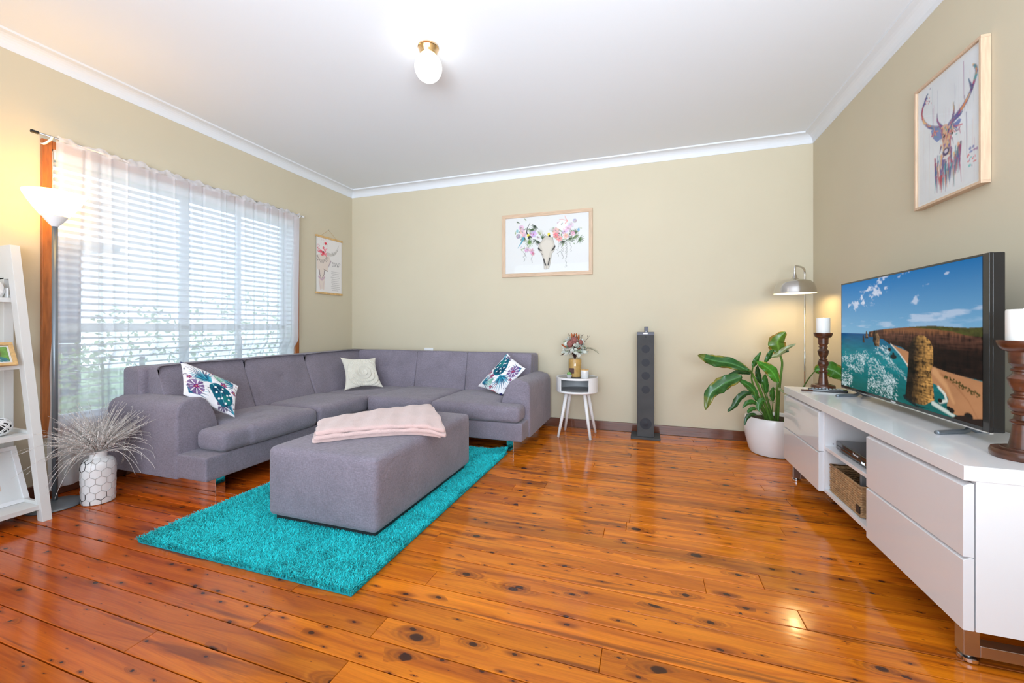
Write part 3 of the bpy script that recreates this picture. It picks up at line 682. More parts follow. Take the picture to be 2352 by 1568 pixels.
# ---------------------------------------------------------------- rug
rug=empty('shag_rug',(-1.7,2.2,0),'turquoise shaggy rug under the grey ottoman','rug')
RX0,RX1,RY0,RY1=-2.315,-1.075,1.285,3.13
M_rugb=mat('rug_backing',(.01,.30,.36),.95)
M_rug=mat('rug_pile',(.012,.50,.56),.7,attr='tint',sheen=.05,spec=.1)
box('backing',RX0,RX1,RY0,RY1,.001,.008,M_rugb,rug,bev=.002)
nt_=250000; r=np.random.RandomState(3)
bxp=RX0+(RX1-RX0)*r.rand(nt_); byp=RY0+(RY1-RY0)*r.rand(nt_)
edge=.012*(vnoise(64,1,20,1,5)[0]-.5)
keep=~((bxp>-1.84)&(bxp<-1.26)&(byp>1.67)&(byp<2.64))
bxp=bxp[keep]; byp=byp[keep]; nt_=len(bxp)
cl=vnoise(200,200,26,36,8); ci=((bxp-RX0)/(RX1-RX0)*199).astype(int); cj=((byp-RY0)/(RY1-RY0)*199).astype(int); cn=cl[cj,ci]; big=fbm(200,200,4,6,21)[cj,ci]
ang=cn*2*PI*.8+r.randn(nt_)*1.5; Ln=.022+.010*r.rand(nt_); lean=.35+.5*r.rand(nt_)
hx,hy=np.cos(ang),np.sin(ang); wx,wy=-hy,hx; ww=.0012+.0007*r.rand(nt_)
curl=(bxp>RX1-.14)&(byp>RY1-.12); zc=np.where(curl,(.03*np.clip((bxp-RX1+.14)/.14,0,1)*np.clip((byp-RY1+.12)/.12,0,1)),0)
Vs=[];lv=[(0,0,1),(.5,.75,1.0),(1.2,.95,.35)]
for s,zz,wf in lv:
    cxp=bxp+hx*lean*Ln*s; cyp=byp+hy*lean*Ln*s; cz=.006+zc+Ln*zz*(1-.25*lean)+.0*s
    for sg in (-1,1): Vs.append(np.stack([cxp+sg*wx*ww*wf,cyp+sg*wy*ww*wf,cz],1))
VV=np.stack(Vs,1).reshape(-1,3); base=(np.arange(nt_)*6)[:,None]
FF=np.concatenate([base+np.array([[2*k,2*k+1,2*k+3,2*k+2]]) for k in range(2)],0)
me=bpy.data.meshes.new('pile'); me.vertices.add(len(VV)); me.vertices.foreach_set('co',VV.ravel()); me.loops.add(FF.size); me.loops.foreach_set('vertex_index',FF.ravel().astype(np.int32))
me.polygons.add(len(FF)); me.polygons.foreach_set('loop_start',np.arange(0,FF.size,4,dtype=np.int32)); me.polygons.foreach_set('loop_total',np.full(len(FF),4,dtype=np.int32)); me.update(calc_edges=True)
at=me.color_attributes.new('tint','FLOAT_COLOR','POINT'); br=(.80+.5*big+.9*(r.rand(nt_)-.5))
tc_=np.stack([.012*br+.03*(r.rand(nt_)),.61*br,.655*br,np.ones(nt_)],1); at.data.foreach_set('color',np.repeat(tc_,6,axis=0).astype(np.float32).ravel())
me.materials.append(M_rug); me.polygons.foreach_set('use_smooth',[True]*len(FF)); o=bpy.data.objects.new('pile',me); COL.objects.link(o); setp(o,rug,kind='stuff')
# ---------------------------------------------------------------- ottoman and throw
ot=empty('ottoman',(-1.55,2.15,.03),'grey linen rectangular ottoman standing on the turquoise rug','ottoman')
def otf(P,U):
    u,v,w=U[:,0],U[:,1],U[:,2]
    P[:,2]+=.022*(1-u**2)*(1-v**2)*np.clip(w,0,1); side=(1-w**2)
    P[:,0]+=.006*np.sign(u)*(np.abs(u)>.95)*(1-v**2)*side; P[:,1]+=.006*np.sign(v)*(np.abs(v)>.95)*(1-u**2)*side
    k=np.exp(-(((P[:,0]+1.215)/.05)**2+((P[:,1]-1.62)/.05)**2))*np.clip(w,0,1)
    d=.004*np.sin(P[:,2]*260)*k; P[:,0]+=d; P[:,1]-=d
    return P
rbox('upholstered_body',-1.888,-1.212,1.617,2.693,.048,.408,.032,M_fab,ot,n=26,fn=otf)
box('plinth',-1.86,-1.24,1.65,2.66,.022,.055,M_blackm,ot,bev=.003)
th=empty('throw',(-1.5,2.15,.41),'folded pale pink fleece throw lying across the ottoman','blanket')
def throwlayer(name,cs,z0,z1,seed,n=40):
    A_,B_,C_,D_=[np.array(c) for c in cs]   # near-left, near-right, far-right, far-left
    def fn(P,U):
        x=(U[:,0]+1)/2; y=(U[:,1]+1)/2
        g=(A_*(1-x)[:,None]+B_*x[:,None])*(1-y)[:,None]+(D_*(1-x)[:,None]+C_*x[:,None])*y[:,None]
        xx,yy=g[:,0],g[:,1]
        crown=.022*(1-((xx+1.55)/.335).clip(-1,1)**2)*(1-((yy-2.155)/.535).clip(-1,1)**2)
        droop=-.030*np.clip((xx+1.235)/.1,0,1.4)**1.5
        wv=.004*np.sin(xx*21+seed)*np.sin(yy*17+seed*2)+.0025*np.sin(xx*55+yy*31+seed)
        sc=np.clip(U[:,2],-1,1)
        return np.stack([xx+.003*np.sin(yy*60+seed),yy+.003*np.sin(xx*48+seed),P[:,2]+crown+droop+wv*(sc+1)/2],1)
    P,F=rboxg(0,.7,0,.45,z0,z1,.016,n=n,fn=fn); return mobj(name,P,F,M_pink,th,smooth=True)
throwlayer('lower_fold',[(-1.682,1.705),(-1.135,2.12),(-1.49,2.60),(-1.89,1.955)],.408,.432,1)
throwlayer('middle_fold',[(-1.655,1.70),(-1.10,2.125),(-1.47,2.595),(-1.87,1.95)],.430,.454,2.3)
throwlayer('top_fold',[(-1.660,1.708),(-1.11,2.12),(-1.475,2.59),(-1.865,1.945)],.452,.478,4.1)
# ---------------------------------------------------------------- tv cabinet
cb=empty('tv_cabinet',(1.13,2.42,0),'long gloss white low television cabinet with four drawers and chrome legs','cabinet')
Y0,Y1,XF=1.58,3.27,.90
box('top_panel',XF,1.345,Y0,Y1,.577,.622,M_white,cb,bev=.002)
box('side_panel',.93,1.343,Y0+.004,Y0+.024,.128,.577,M_white,cb,bev=.001)
box('side_panel',.93,1.343,Y1-.024,Y1-.004,.128,.577,M_white,cb,bev=.001)
box('base_panel',.925,1.343,Y0+.024,Y1-.024,.128,.146,M_white,cb,bev=.001)
box('back_panel',1.33,1.345,Y0+.024,Y1-.024,.146,.577,M_white,cb,bev=0)
for yy in (2.145,2.66): box('divider',.925,1.33,yy,yy+.018,.146,.577,M_white,cb,bev=.001)
box('shelf',.925,1.33,2.163,2.66,.363,.381,M_white,cb,bev=.001)
for yy,zs in ((2.6595,(.395,.34)),): 
    for z in zs: lathe('shelf_pin_hole',[(0,0),(.003,0),(.003,.001),(0,.001)],M_ink,cb,seg=10,M=Matrix.Translation((.965,yy,z))@Matrix.Rotation(PI/2,4,'X'))
for a,b in ((Y0+.004,2.152),(2.668,Y1-.004)):
    for z0,z1 in ((.128,.337),(.348,.560)):
        bm=bmesh.new(); pr=[(XF,z0),(XF,z1),(XF+.016,z1+.009),(XF+.026,z1+.009),(XF+.026,z0)]
        vs=[[bm.verts.new((x,yy,z)) for x,z in pr] for yy in (a,b)]
        bm.faces.new(vs[0]); bm.faces.new(vs[1][::-1])
        for i in range(5): bm.faces.new((vs[0][i],vs[0][(i+1)%5],vs[1][(i+1)%5],vs[1][i]))
        d=bobj('drawer',bm,M_drawer,cb,bev=.0012)
for yy in (Y0+.055,Y1-.095):
    lg=box('leg_frame',.93,.97,yy,yy+.04,.022,.128,M_steel,cb,bev=.002,label='brushed steel leg frame')
    box('crossbar',.97,1.26,yy,yy+.04,.022,.058,M_steel,lg,bev=.002); box('upright',1.26,1.30,yy,yy+.04,.022,.128,M_steel,lg,bev=.002)
    for xx in (.952,1.28): lathe('foot_pad',[(0,0),(.022,0),(.026,.004),(.026,.014),(.012,.018),(.012,.024),(0,.024)],M_chrome,lg,seg=24,c=(xx,yy+.02,0))
# devices
dv=empty('dvd_player',(1.06,2.42,.381),'flat black disc player on the open cabinet shelf','media player')
box('casing',.955,1.21,2.20,2.60,.389,.432,M_black,dv,bev=.006); box('front_strip',.9515,.955,2.22,2.585,.392,.410,M_black,dv,bev=.001)
for yy in (2.23,2.57): box('foot',.97,.99,yy-.01,yy+.01,.381,.389,M_blackm,dv,bev=.001)
M_led=mat('display_lit',(.6,.7,.8),.4,emit=(.65,.75,.9),estr=.8)
box('display',.9508,.952,2.288,2.318,.396,.405,M_led,dv,bev=0); text('lettering','Panasonic',.014,(.9505,2.40,.414),(PI/2,0,-PI/2),M_satin,dv)
rc=empty('set_top_box',(1.12,2.28,.432),'small black box stacked on the disc player in the cabinet','media player')
box('casing',1.00,1.18,2.18,2.375,.434,.475,M_black,rc,bev=.008); box('chrome_line',.998,1.001,2.20,2.36,.455,.458,M_chrome,rc,bev=0)
box('foot',1.02,1.16,2.20,2.35,.432,.435,M_blackm,rc,bev=0)
# basket (woven rows are real relief)
bk=empty('storage_basket',(1.08,2.46,.146),'woven brown water hyacinth basket on the lower shelf of the cabinet','basket')
x0,x1,y0,y1,z0,z1=.945,1.24,2.305,2.635,.147,.288
per=[]
def edgep(a,b,n):
    return [(a[0]+(b[0]-a[0])*i/n,a[1]+(b[1]-a[1])*i/n) for i in range(n)]
for a,b,n in (((x0,y0),(x1,y0),90),((x1,y0),(x1,y1),100),((x1,y1),(x0,y1),90),((x0,y1),(x0,y0),100)): per+=[(p,((b[1]-a[1]),-(b[0]-a[0]))) for p in edgep(a,b,n)]
nr=60; V=[]; np_=len(per)
for j in range(nr+1):
    t=j/nr; z=z0+(z1-z0)*t; rowi=int(t*11.999)
    for i,((px_,py_),(nx_,ny_)) in enumerate(per):
        L=math.hypot(nx_,ny_); nx,ny=nx_/L,ny_/L; ph=i/np_*2*PI*48
        rowv=abs(math.sin(t*12*PI)); d=.0055*rowv*(.45+.55*abs(math.sin(ph/2+(PI/2 if rowi%2 else 0))))
        V.append((px_+nx*d,py_+ny*d,z+.0012*math.sin(ph)))
F=[(j*np_+i,j*np_+(i+1)%np_,(j+1)*np_+(i+1)%np_,(j+1)*np_+i) for j in range(nr) for i in range(np_)]
o=mobj('woven_wall',V,F,M_straw,bk,smooth=True); md=o.modifiers.new('s','SOLIDIFY'); md.thickness=.008; md.offset=-1
box('base',x0+.004,x1-.004,y0+.004,y1-.004,.147,.155,M_straw,bk,bev=.002)
V,F=multi([tubeg([(x0,y0,z1),(x1,y0,z1),(x1,y1,z1),(x0,y1,z1),(x0,y0,z1)],.006,8)]); mobj('rim',V,F,M_straw,bk,smooth=True)
box('label_tag',.9365,.9385,2.30,2.335,.165,.20,M_ink,bk,bev=0)
M_grayp=mat('grey_plastic',(.30,.30,.31),.5)
box('magazine',1.00,1.20,2.36,2.375,.16,.310,M_grayp,None,bev=.002,M=Matrix.Translation((0,0,0)),label='grey booklet standing upright in the woven basket, further from the camera',cat='booklet') 
box('magazine',.985,1.20,2.40,2.418,.157,.318,M_grayp,None,bev=.002,label='thicker grey booklet standing upright in the middle of the woven basket',cat='booklet')
for o,l in zip([q for q in bpy.data.objects if q.name.startswith('magazine')],('thinner grey booklet standing in the woven basket, nearer the drawers','thicker grey booklet standing in the woven basket, nearer its far end')): o['label']=l; o['category']='booklet'
# ---------------------------------------------------------------- television
tv=empty('television',(1.17,2.47,.622),'large flat screen television showing a coastal cliff scene on the cabinet','television')
box('rear_shell',1.156,1.192,1.895,3.05,.662,1.300,M_black,tv,bev=.004)
box('rear_bulge',1.192,1.225,2.10,2.85,.70,1.10,M_blackm,tv,bev=.01)
for b in ((1.895,1.925,.662,1.300),(3.042,3.050,.662,1.300),(1.925,3.042,1.291,1.300),(1.925,3.042,.662,.676)): box('bezel',1.148,1.158,b[0],b[1],b[2],b[3],M_black,tv,bev=.0015)
box('lower_trim',1.149,1.160,1.895,3.05,.656,.662,M_chrome,tv,bev=.001)
for yy,d in ((2.93,1),(2.06,-1)):
    V,F=tubeg(smoothpts([(1.06,yy-.055,.628),(1.12,yy-.03,.630),(1.18,yy-.005,.634),(1.19,yy,.665)]),.009,10); f=mobj('foot',V,F,M_pewter,tv,smooth=True)
    V,F=tubeg(smoothpts([(1.19,yy,.665),(1.215,yy+.02,.634),(1.26,yy+.04,.628)]),.009,10); mobj('foot',V,F,M_pewter,tv,smooth=True)
def tvart():
    w,h=500,280; A=Art(w,h,(30,110,180)); X,Y=A.X,A.Y
    t=np.clip(Y/.47,0,1)[...,None]; A.a=np.array(lin(18,118,184))*(1-t)+np.array(lin(126,176,208))*t
    A.a*=(1-.25*(X[...,None]-.2).clip(0,1)*(1-t)*.8)
    n=fbm(w,h,26,20,4,5); n2=fbm(w,h,9,34,9,5)
    def cl(cx,cy,rx,ry,rot,thr,nz,al,col=(215,220,235)):
        c,s=math.cos(rot),math.sin(rot); dx,dy=X-cx,(Y-cy)*A.asp; d=((dx*c+dy*s)/rx)**2+((-dx*s+dy*c)/ry)**2
        m=np.clip((nz-thr-.22*d)*7,0,1)*al; A.put(m,col)
    nc_=fbm(w,h,50,44,4,4)*.6+fbm(w,h,14,16,5,3)*.4; cl(.36,.11,.20,.06,-.35,.44,nc_,.8); cl(.26,.15,.12,.05,-.3,.44,nc_,.8); cl(.17,.215,.16,.032,-.1,.42,nc_,.75); cl(.55,.02,.14,.02,-.2,.45,nc_,.6)
    cl(.66,.215,.06,.02,0,.40,n,.6); cl(.80,.335,.26,.022,-.06,.40,n2,.5); cl(.75,.39,.3,.025,-.03,.40,n2,.35,(180,200,225)); cl(.72,.12,.025,.008,-.2,.45,nc_,.6); cl(.84,.06,.015,.006,-.2,.4,nc_,.6); cl(.3,.40,.3,.02,0,.4,n2,.35)
    # sea
    sea=Y>.478; t=np.clip((Y-.478)/.5,0,1)
    a=np.array(lin(8,80,130)); b=np.array(lin(10,125,135)); c=np.array(lin(5,95,92))
    m=np.clip(t*2.6,0,1)[...,None]; col=a*(1-m)+b*m; m2=np.clip((t-.45)*2,0,1)[...,None]; col=col*(1-m2)+c*m2
    col=col*(1+.5*(fbm(w,h,14,50,31,4)[...,None]-.5)); A.a=np.where(sea[...,None],col,A.a)
    nf=fbm(w,h,46,60,17,4)
    RF=random.Random(5)
    def foam(pts,wd,al=.95,thr=.44):
        L=[math.hypot(b[0]-a[0],(b[1]-a[1])*A.asp) for a,b in zip(pts,pts[1:])]; tot=sum(L)
        for q in range(int(520*tot*wd/.03)+20):
            t=RF.random()*tot; k=0
            while k<len(L)-1 and t>L[k]: t-=L[k]; k+=1
            (ax,ay),(bx_,by)=pts[k],pts[k+1]; u=t/L[k]; g=RF.gauss(0,.42)*wd
            nx,ny=-(by-ay)*A.asp/L[k],(bx_-ax)/L[k]; x=ax+(bx_-ax)*u+nx*g; y=ay+(by-ay)*u+ny*g/A.asp
            dx,dy=(bx_-ax)/L[k],(by-ay)/L[k]; l=RF.uniform(.004,.016); sk=RF.uniform(-.6,.6)
            A.stroke([(x,y),(x+dx*l+nx*l*sk,y+dy*l+ny*l*sk/A.asp)],RF.uniform(.0015,.005),.001,(222,234,238),al*RF.uniform(.35,.95),1.5)
    foam([(0,.735),(.14,.72),(.25,.665),(.28,.67)],.030); foam([(.06,.79),(.17,.80),(.22,.84)],.028,.95,.42); foam([(.20,.78),(.24,.70),(.235,.82)],.02)
    foam([(.27,.70),(.36,.72),(.41,.77),(.47,.83),(.52,.87)],.030,.95,.4); foam([(.28,.80),(.38,.82),(.50,.88)],.035,.7); foam([(.37,.58),(.43,.60),(.47,.62)],.02); foam([(.33,.62),(.42,.66),(.5,.70)],.016,.7); foam([(.45,.70),(.55,.76),(.60,.82)],.02,.5)
    foam([(0,.90),(.08,.91),(.12,.90),(.07,.97),(0,.985)],.035); foam([(.28,.90),(.36,.92),(.45,.97),(.52,.99)],.05,.95,.40); foam([(.36,.9),(.43,.88),(.5,.93)],.02,.6)
    # headland
    cliff=[(.29,.505),(.29,.46),(.33,.452),(.348,.447),(.43,.435),(.511,.426),(.60,.418),(.677,.412),(.761,.408),(.85,.416),(.938,.421),(1.02,.415),(1.02,.735),(.981,.73),(.906,.722),(.837,.710),(.761,.690),(.68,.64),(.608,.608),(.563,.574),(.50,.56),(.468,.555),(.42,.52),(.36,.51)]
    A.poly(cliff,(84,54,42)); msk=np.zeros((h,w))
    tmp=Art(w,h,(0,0,0),A.asp); tmp.poly(cliff,(255,255,255)); msk=tmp.a[...,0]
    st=fbm(w,h,16,110,44,4); vt=fbm(w,h,110,22,45,4)
    A.a=A.a*(1-msk[...,None])+(A.a*(1+2.0*(st[...,None]-.5)+1.7*(vt[...,None]-.5)).clip(.1,3)*np.clip(1.05-1.9*np.clip((Y-.48)/.2,0,1),.14,2)[...,None])*msk[...,None]
    A.put(msk*np.clip(((.475+.04*(vt-.5))-Y)*30,0,1)*(X>.42)*.6,(150,100,60))
    g=Art(w,h,(0,0,0),A.asp); g.poly([(.60,.418),(.677,.412),(.761,.408),(.85,.416),(.938,.421),(1.02,.415),(1.02,.475),(.93,.468),(.865,.445),(.75,.43)],(255,255,255))
    gn=fbm(w,h,70,60,50,3); A.a=A.a*(1-g.a*.9)+(np.array(lin(62,70,28))*(.4+1.5*gn[...,None]))*g.a*.9
    # beach
    bch=[(.479,.553),(.53,.575),(.60,.60),(.70,.65),(.761,.690),(.837,.710),(.906,.722),(1.02,.74),(1.02,.99),(.872,.974),(.835,.93),(.845,.885),(.82,.845),(.78,.81),(.70,.78),(.61,.735),(.575,.66),(.53,.60)]
    A.poly(bch,(178,128,90)); bt=Art(w,h,(0,0,0),A.asp); bt.poly(bch,(255,255,255)); A.a*=1+bt.a*(.35*(fbm(w,h,8,10,61,4)[...,None]-.5))
    A.stroke([(.80,.73),(.88,.79),(.94,.87),(.98,.96)],.010,.002,(150,98,62),.5,3); A.stroke([(.77,.72),(.83,.80),(.87,.90)],.03,.01,(222,172,122),.5,6)
    for k in range(70):
        s=random.random(); A.blob(.83+.15*s+random.gauss(0,.01),.735+.075*s+abs(random.gauss(0,.012)),.004,.003,(70,64,22),.8)
    A.stroke([(.79,.82),(.825,.86),(.835,.90),(.80,.92)],.010,.012,(225,225,215),.9,3); A.stroke([(.76,.94),(.82,.965),(.87,.985)],.018,.012,(215,222,215),.85,3)
    A.stroke([(.48,.555),(.55,.63),(.60,.70)],.006,.008,(215,220,215),.8,2)
    for x,y,s in ((.47,.60,.012),(.50,.63,.008),(.86,.955,.014),(.845,.945,.01),(.80,.91,.012),(.94,.965,.02)): A.blob(x,y,s,s*.7,(28,22,16),1)
    A.poly([(.86,1.0),(.89,.975),(.92,.965),(.95,.975),(1.0,.955),(1.01,1.01),(.86,1.01)],(40,24,16))
    A.blob(.50,.655,.025,.010,(20,22,22),.95)
    # stacks
    def rockp(p,c1,c2,seed):
        tm=Art(w,h,(0,0,0),A.asp); tm.poly(p,(255,255,255)); m=tm.a[...,:1]; cx=sum(q[0] for q in p)/len(p); wd=max(q[0] for q in p)-min(q[0] for q in p)
        lr=np.clip((X-cx)/wd*2+.5+.5*(fbm(w,h,30,12,seed+3)-.5),0,1)[...,None]; col=np.array(lin(*c1))*(1-lr)+np.array(lin(*c2))*lr
        col=col*(1+2.4*(fbm(w,h,26,120,seed,4)[...,None]-.5)+2.2*(fbm(w,h,110,50,seed+1,4)[...,None]-.5)).clip(.08,3); A.a=A.a*(1-m)+col*m
    rockp([(.232,.56),(.233,.50),(.243,.49),(.253,.56)],(25,22,24),(60,48,40),70); rockp([(.258,.52),(.264,.46),(.272,.45),(.288,.52)],(40,34,34),(120,96,72),71); rockp([(.296,.50),(.298,.465),(.325,.465),(.327,.505)],(60,44,36),(120,84,60),72)
    rockp([(.335,.448),(.361,.447),(.375,.47),(.390,.51),(.386,.584),(.348,.582),(.329,.54)],(30,24,24),(128,100,72),73)
    A.poly([(.57,.94),(.60,.92),(.66,.985),(.75,.985),(.66,1.0),(.58,.965)],(10,22,30),.9)
    rockp([(.677,.476),(.650,.492),(.632,.51),(.612,.576),(.603,.752),(.589,.919),(.589,.953),(.641,.979),(.711,.971),(.769,.916),(.761,.819),(.749,.723),(.761,.671),(.761,.561),(.745,.513),(.711,.479)],(30,22,14),(168,126,70),75)
    A.a=np.clip(A.a,0,1)**1.06; return A
A=tvart(); A.mesh('screen',(1.1475,3.042,1.291),(0,-1.117,0),(0,0,-.615),M_screen,tv)
text('logo','Hisense',.013,(1.1472,2.505,.6635),(PI/2,0,-PI/2),M_satin,tv)
# remotes
rm=empty('remote_control',(1.09,3.03,.622),'black remote control in front of the far candle holder','remote control')
Mr=Matrix.Translation((1.085,3.075,.632))@Matrix.Rotation(math.radians(-14),4,'Z')
box('body',-.10,.10,-.022,.022,-.010,.008,M_black,rm,bev=.005,M=Mr)
bm=bmesh.new()
for i in range(9):
    for j in range(3): bx(bm,-.08+i*.018,-.069+i*.018,-.014+j*.011,-.007+j*.011,.008,.0105,Mr)
bobj('keypad',bm,M_pewter,rm,kind='stuff')
pn=empty('pencil_case',(.99,3.10,.622),'slim brown stick beside the black remote control','stick')
box('body',-.045,.045,-.007,.007,-.005,.005,M_walnut,pn,bev=.003,M=Matrix.Translation((.985,3.075,.628))@Matrix.Rotation(math.radians(10),4,'Z'))
pn.name='wooden_stick'
# ---------------------------------------------------------------- candle holders
def holder(x,y,rb,label,clabel):
    e=empty('candle_holder',(x,y,.622),label,'candle holder','turned wood candle holders'); k=rb/.066
    P=[(0,0),(.062,0),(.066,.006),(.067,.018),(.063,.028),(.045,.031),(.044,.034)]; lathe('base',[(r*k,z) for r,z in P]+[(0,.034)],M_walnut,e,c=(x,y,.622))
    P=[(0,.033),(.030,.033),(.028,.045),(.024,.075),(.022,.095),(.021,.107),(.0265,.112),(.027,.117),(.020,.122),(.019,.130),(.018,.137),(.024,.139),(.0245,.143),(.021,.147),(.028,.156),(.0305,.168),(.030,.178),(.026,.188),(.021,.192),(.025,.195),(.025,.199),(.018,.203),(.018,.210),(.022,.214),(.0225,.218),(.026,.224),(.029,.238),(.031,.247),(.0315,.252),(.027,.258),(.021,.266),(.020,.273),(.0255,.276),(.0255,.281),(.020,.285),(.024,.293),(.0285,.299),(.029,.312),(.0295,.332),(.030,.337),(0,.337)]
    lathe('spindle',[(r*k,z) for r,z in P],M_walnut,e,c=(x,y,.622),sharp=30)
    P=[(0,.336),(.030,.336),(.040,.341),(.048,.351),(.052,.366),(.052,.372),(.047,.372),(.045,.362),(0,.360)]
    lathe('dish',[(r*k,z) for r,z in P],M_walnut,e,c=(x,y,.622))
    c=empty('pillar_candle',(x,y,.983),clabel,'candle','white pillar candles')
    lathe('wax',[(0,0),(.0365,0),(.0375,.004),(.0375,.104),(.0355,.109),(.031,.108),(.006,.104),(0,.103)],M_wax,c,c=(x,y,.983))
    tube('wick',[(x,y,1.085),(x+.001,y,1.096)],.0012,M_wax,c,seg=6)
holder(1.107,3.204,.066,'turned dark wood candle holder at the far end of the cabinet','white pillar candle on the far candle holder, beside the floor lamp')
holder(1.125,1.722,.072,'turned dark wood candle holder at the near end of the cabinet','white pillar candle on the near candle holder, right of the television')
# ---------------------------------------------------------------- art frames
def frame(name,label,P0,U,V,depth,fw,nrm,m1,m2,art,mat_w=0,glass=True,cat='picture',group=None,artm=None,backing=True):
    """P0 top-left of outer frame on its front plane, U to the right, V down (full outer vectors), nrm outwards"""
    P0,U,V,nrm=[Vector(v) for v in (P0,U,V,nrm)]; u=U.normalized(); v=V.normalized(); lu,lv=U.length,V.length
    e=empty(name,tuple(P0+V+U*.5-nrm*depth),label,cat,group)
    def bar(a0,a1,b0,b1,c0,c1,m,nm,bev=.001):
        bm=bmesh.new(); vs=[bm.verts.new(P0+u*a+v*b-nrm*c) for a in (a0,a1) for b in (b0,b1) for c in (c0,c1)]
        for f in ((0,1,3,2),(4,6,7,5),(0,4,5,1),(2,3,7,6),(0,2,6,4),(1,5,7,3)): bm.faces.new([vs[i] for i in f])
        return bobj(nm,bm,m,e,bev=bev)
    bar(0,lu,0,fw,0,depth,m1,'frame_rail'); bar(0,lu,lv-fw,lv,0,depth,m1,'frame_rail'); bar(0,fw,fw,lv-fw,0,depth,m2,'frame_stile'); bar(lu-fw,lu,fw,lv-fw,0,depth,m2,'frame_stile')
    ins=min(.008,depth*.35)
    bar(fw,lu-fw,fw,lv-fw,ins+.004,depth-.001,M_paper,'mount',0)
    q=fw+mat_w
    if art is not None: art.mesh('print',tuple(P0+u*q+v*q-nrm*(ins+.003)),tuple(u*(lu-2*q)),tuple(v*(lv-2*q)),artm or M_art,e)
    if glass: bar(fw,lu-fw,fw,lv-fw,ins-.001,ins+.001,M_vglass,'glass',0)
    return e
def deer():
    w,h=170,236; A=Art(w,h,(228,232,240)); A.noisy(.08,5,6,3); R=random.Random(2)
    C=[(60,30,110),(120,30,110),(30,60,150),(20,130,160),(200,60,80),(230,150,70),(90,60,160),(180,40,120),(60,160,170),(235,190,120)]
    for k in range(46):
        x=R.uniform(.05,.95); y0=R.uniform(0,.7); A.stroke([(x,y0),(x+R.uniform(-.01,.01),y0+R.uniform(.08,.4))],R.uniform(.003,.007),.002,R.choice(C),R.uniform(.12,.4))
    for x,y0,y1 in ((.769,.03,.32),(.786,.3,.42),(.814,.44,.80),(.255,.22,.40),(.333,.85,.965)): A.stroke([(x,y0),(x+.004,y1)],.012,.005,R.choice([(150,60,140),(60,40,120)]),.65)
    def multi_s(p,w0,w1,n=9,j=.012):
        P=[(q.x,q.y) for q in smoothpts([(a,b,0) for a,b in p],5)]
        A.stroke(P,w0*1.25,w1,(70,40,120),.75,2)
        for k in range(n):
            i=R.randrange(0,max(1,len(P)-6)); q=P[i:i+R.randrange(4,9)]; q=[(a+R.gauss(0,j*.5),b+R.gauss(0,j*.5)) for a,b in q]
            if len(q)>1: A.stroke(q,w0*R.uniform(.25,.6),w1*.6,R.choice(C),.9,2)
    multi_s([(.42,.435),(.30,.40),(.176,.346),(.08,.27),(.045,.18),(.095,.11),(.152,.055)],.045,.02,16)
    multi_s([(.41,.42),(.343,.36),(.333,.289)],.03,.01,5); multi_s([(.56,.44),(.695,.402),(.805,.356),(.893,.289),(.95,.21),(.955,.15),(.917,.118)],.05,.025,18)
    multi_s([(.60,.41),(.62,.35),(.61,.30)],.03,.01,5); multi_s([(.893,.289),(.87,.24),(.848,.198)],.03,.012,5); multi_s([(.60,.44),(.69,.43),(.76,.41)],.035,.01,6); multi_s([(.60,.47),(.66,.48),(.714,.484)],.035,.012,6)
    # chest
    for k in range(150):
        t=R.random(); x=.29+.44*R.random(); y0=.64+.25*R.random()*(1-abs(x-.5)); A.stroke([(x,y0),(x+R.uniform(-.02,.02),y0+R.uniform(.05,.14))],R.uniform(.012,.035),.004,R.choice(C+[(200,40,60),(120,40,110),(60,30,100),(238,232,235)]),R.uniform(.5,.9),2)
    A.poly([(.40,.43),(.46,.42),(.58,.45),(.63,.50),(.58,.56),(.56,.63),(.55,.70),(.46,.71),(.43,.63),(.43,.57),(.39,.48)],(214,170,140),.9)
    for k in range(60):
        x=R.uniform(.40,.60); y=R.uniform(.43,.66); A.stroke([(x,y),(x+R.uniform(-.03,.03),y+R.uniform(.01,.06))],R.uniform(.012,.03),.005,R.choice(C),R.uniform(.5,.9),2)
    for p in ([(.22,.40),(.30,.39),(.39,.45),(.42,.52),(.33,.53),(.25,.47)],[(.60,.47),(.70,.45),(.74,.47),(.66,.52)]): A.poly(p,(90,120,190),.9); [A.stroke([(p[0][0]+R.uniform(0,.15),p[0][1]+R.uniform(0,.1)),(p[0][0]+R.uniform(0,.17),p[0][1]+R.uniform(.02,.12))],.015,.005,R.choice(C),.9,2) for _ in range(9)]
    A.blob(.455,.52,.018,.014,(20,15,40)); A.blob(.595,.535,.018,.014,(20,15,40)); A.blob(.49,.655,.055,.045,(50,35,100)); A.blob(.49,.65,.03,.022,(215,205,225)); A.blob(.49,.70,.06,.02,(235,235,240),.8)
    for k in range(16): A.blob(.88+R.gauss(0,.04),.82+R.gauss(0,.04),R.uniform(.005,.03),R.uniform(.005,.02),R.choice([(40,190,190),(60,90,180),(220,80,90),(140,60,150)]),.7)
    for k in range(14): A.blob(.14+R.gauss(0,.03),.06+R.gauss(0,.03)+.04,R.uniform(.004,.012),R.uniform(.004,.014),R.choice([(210,60,90),(70,50,130)]),.7)
    return A
frame('deer_picture','tall oak framed painting of a colourful stag above the television',(1.330,2.690,2.262),(0,-.450,0),(0,0,-.622),.034,.012,(-1,0,0),M_oak,M_oakz,deer(),.014,True)
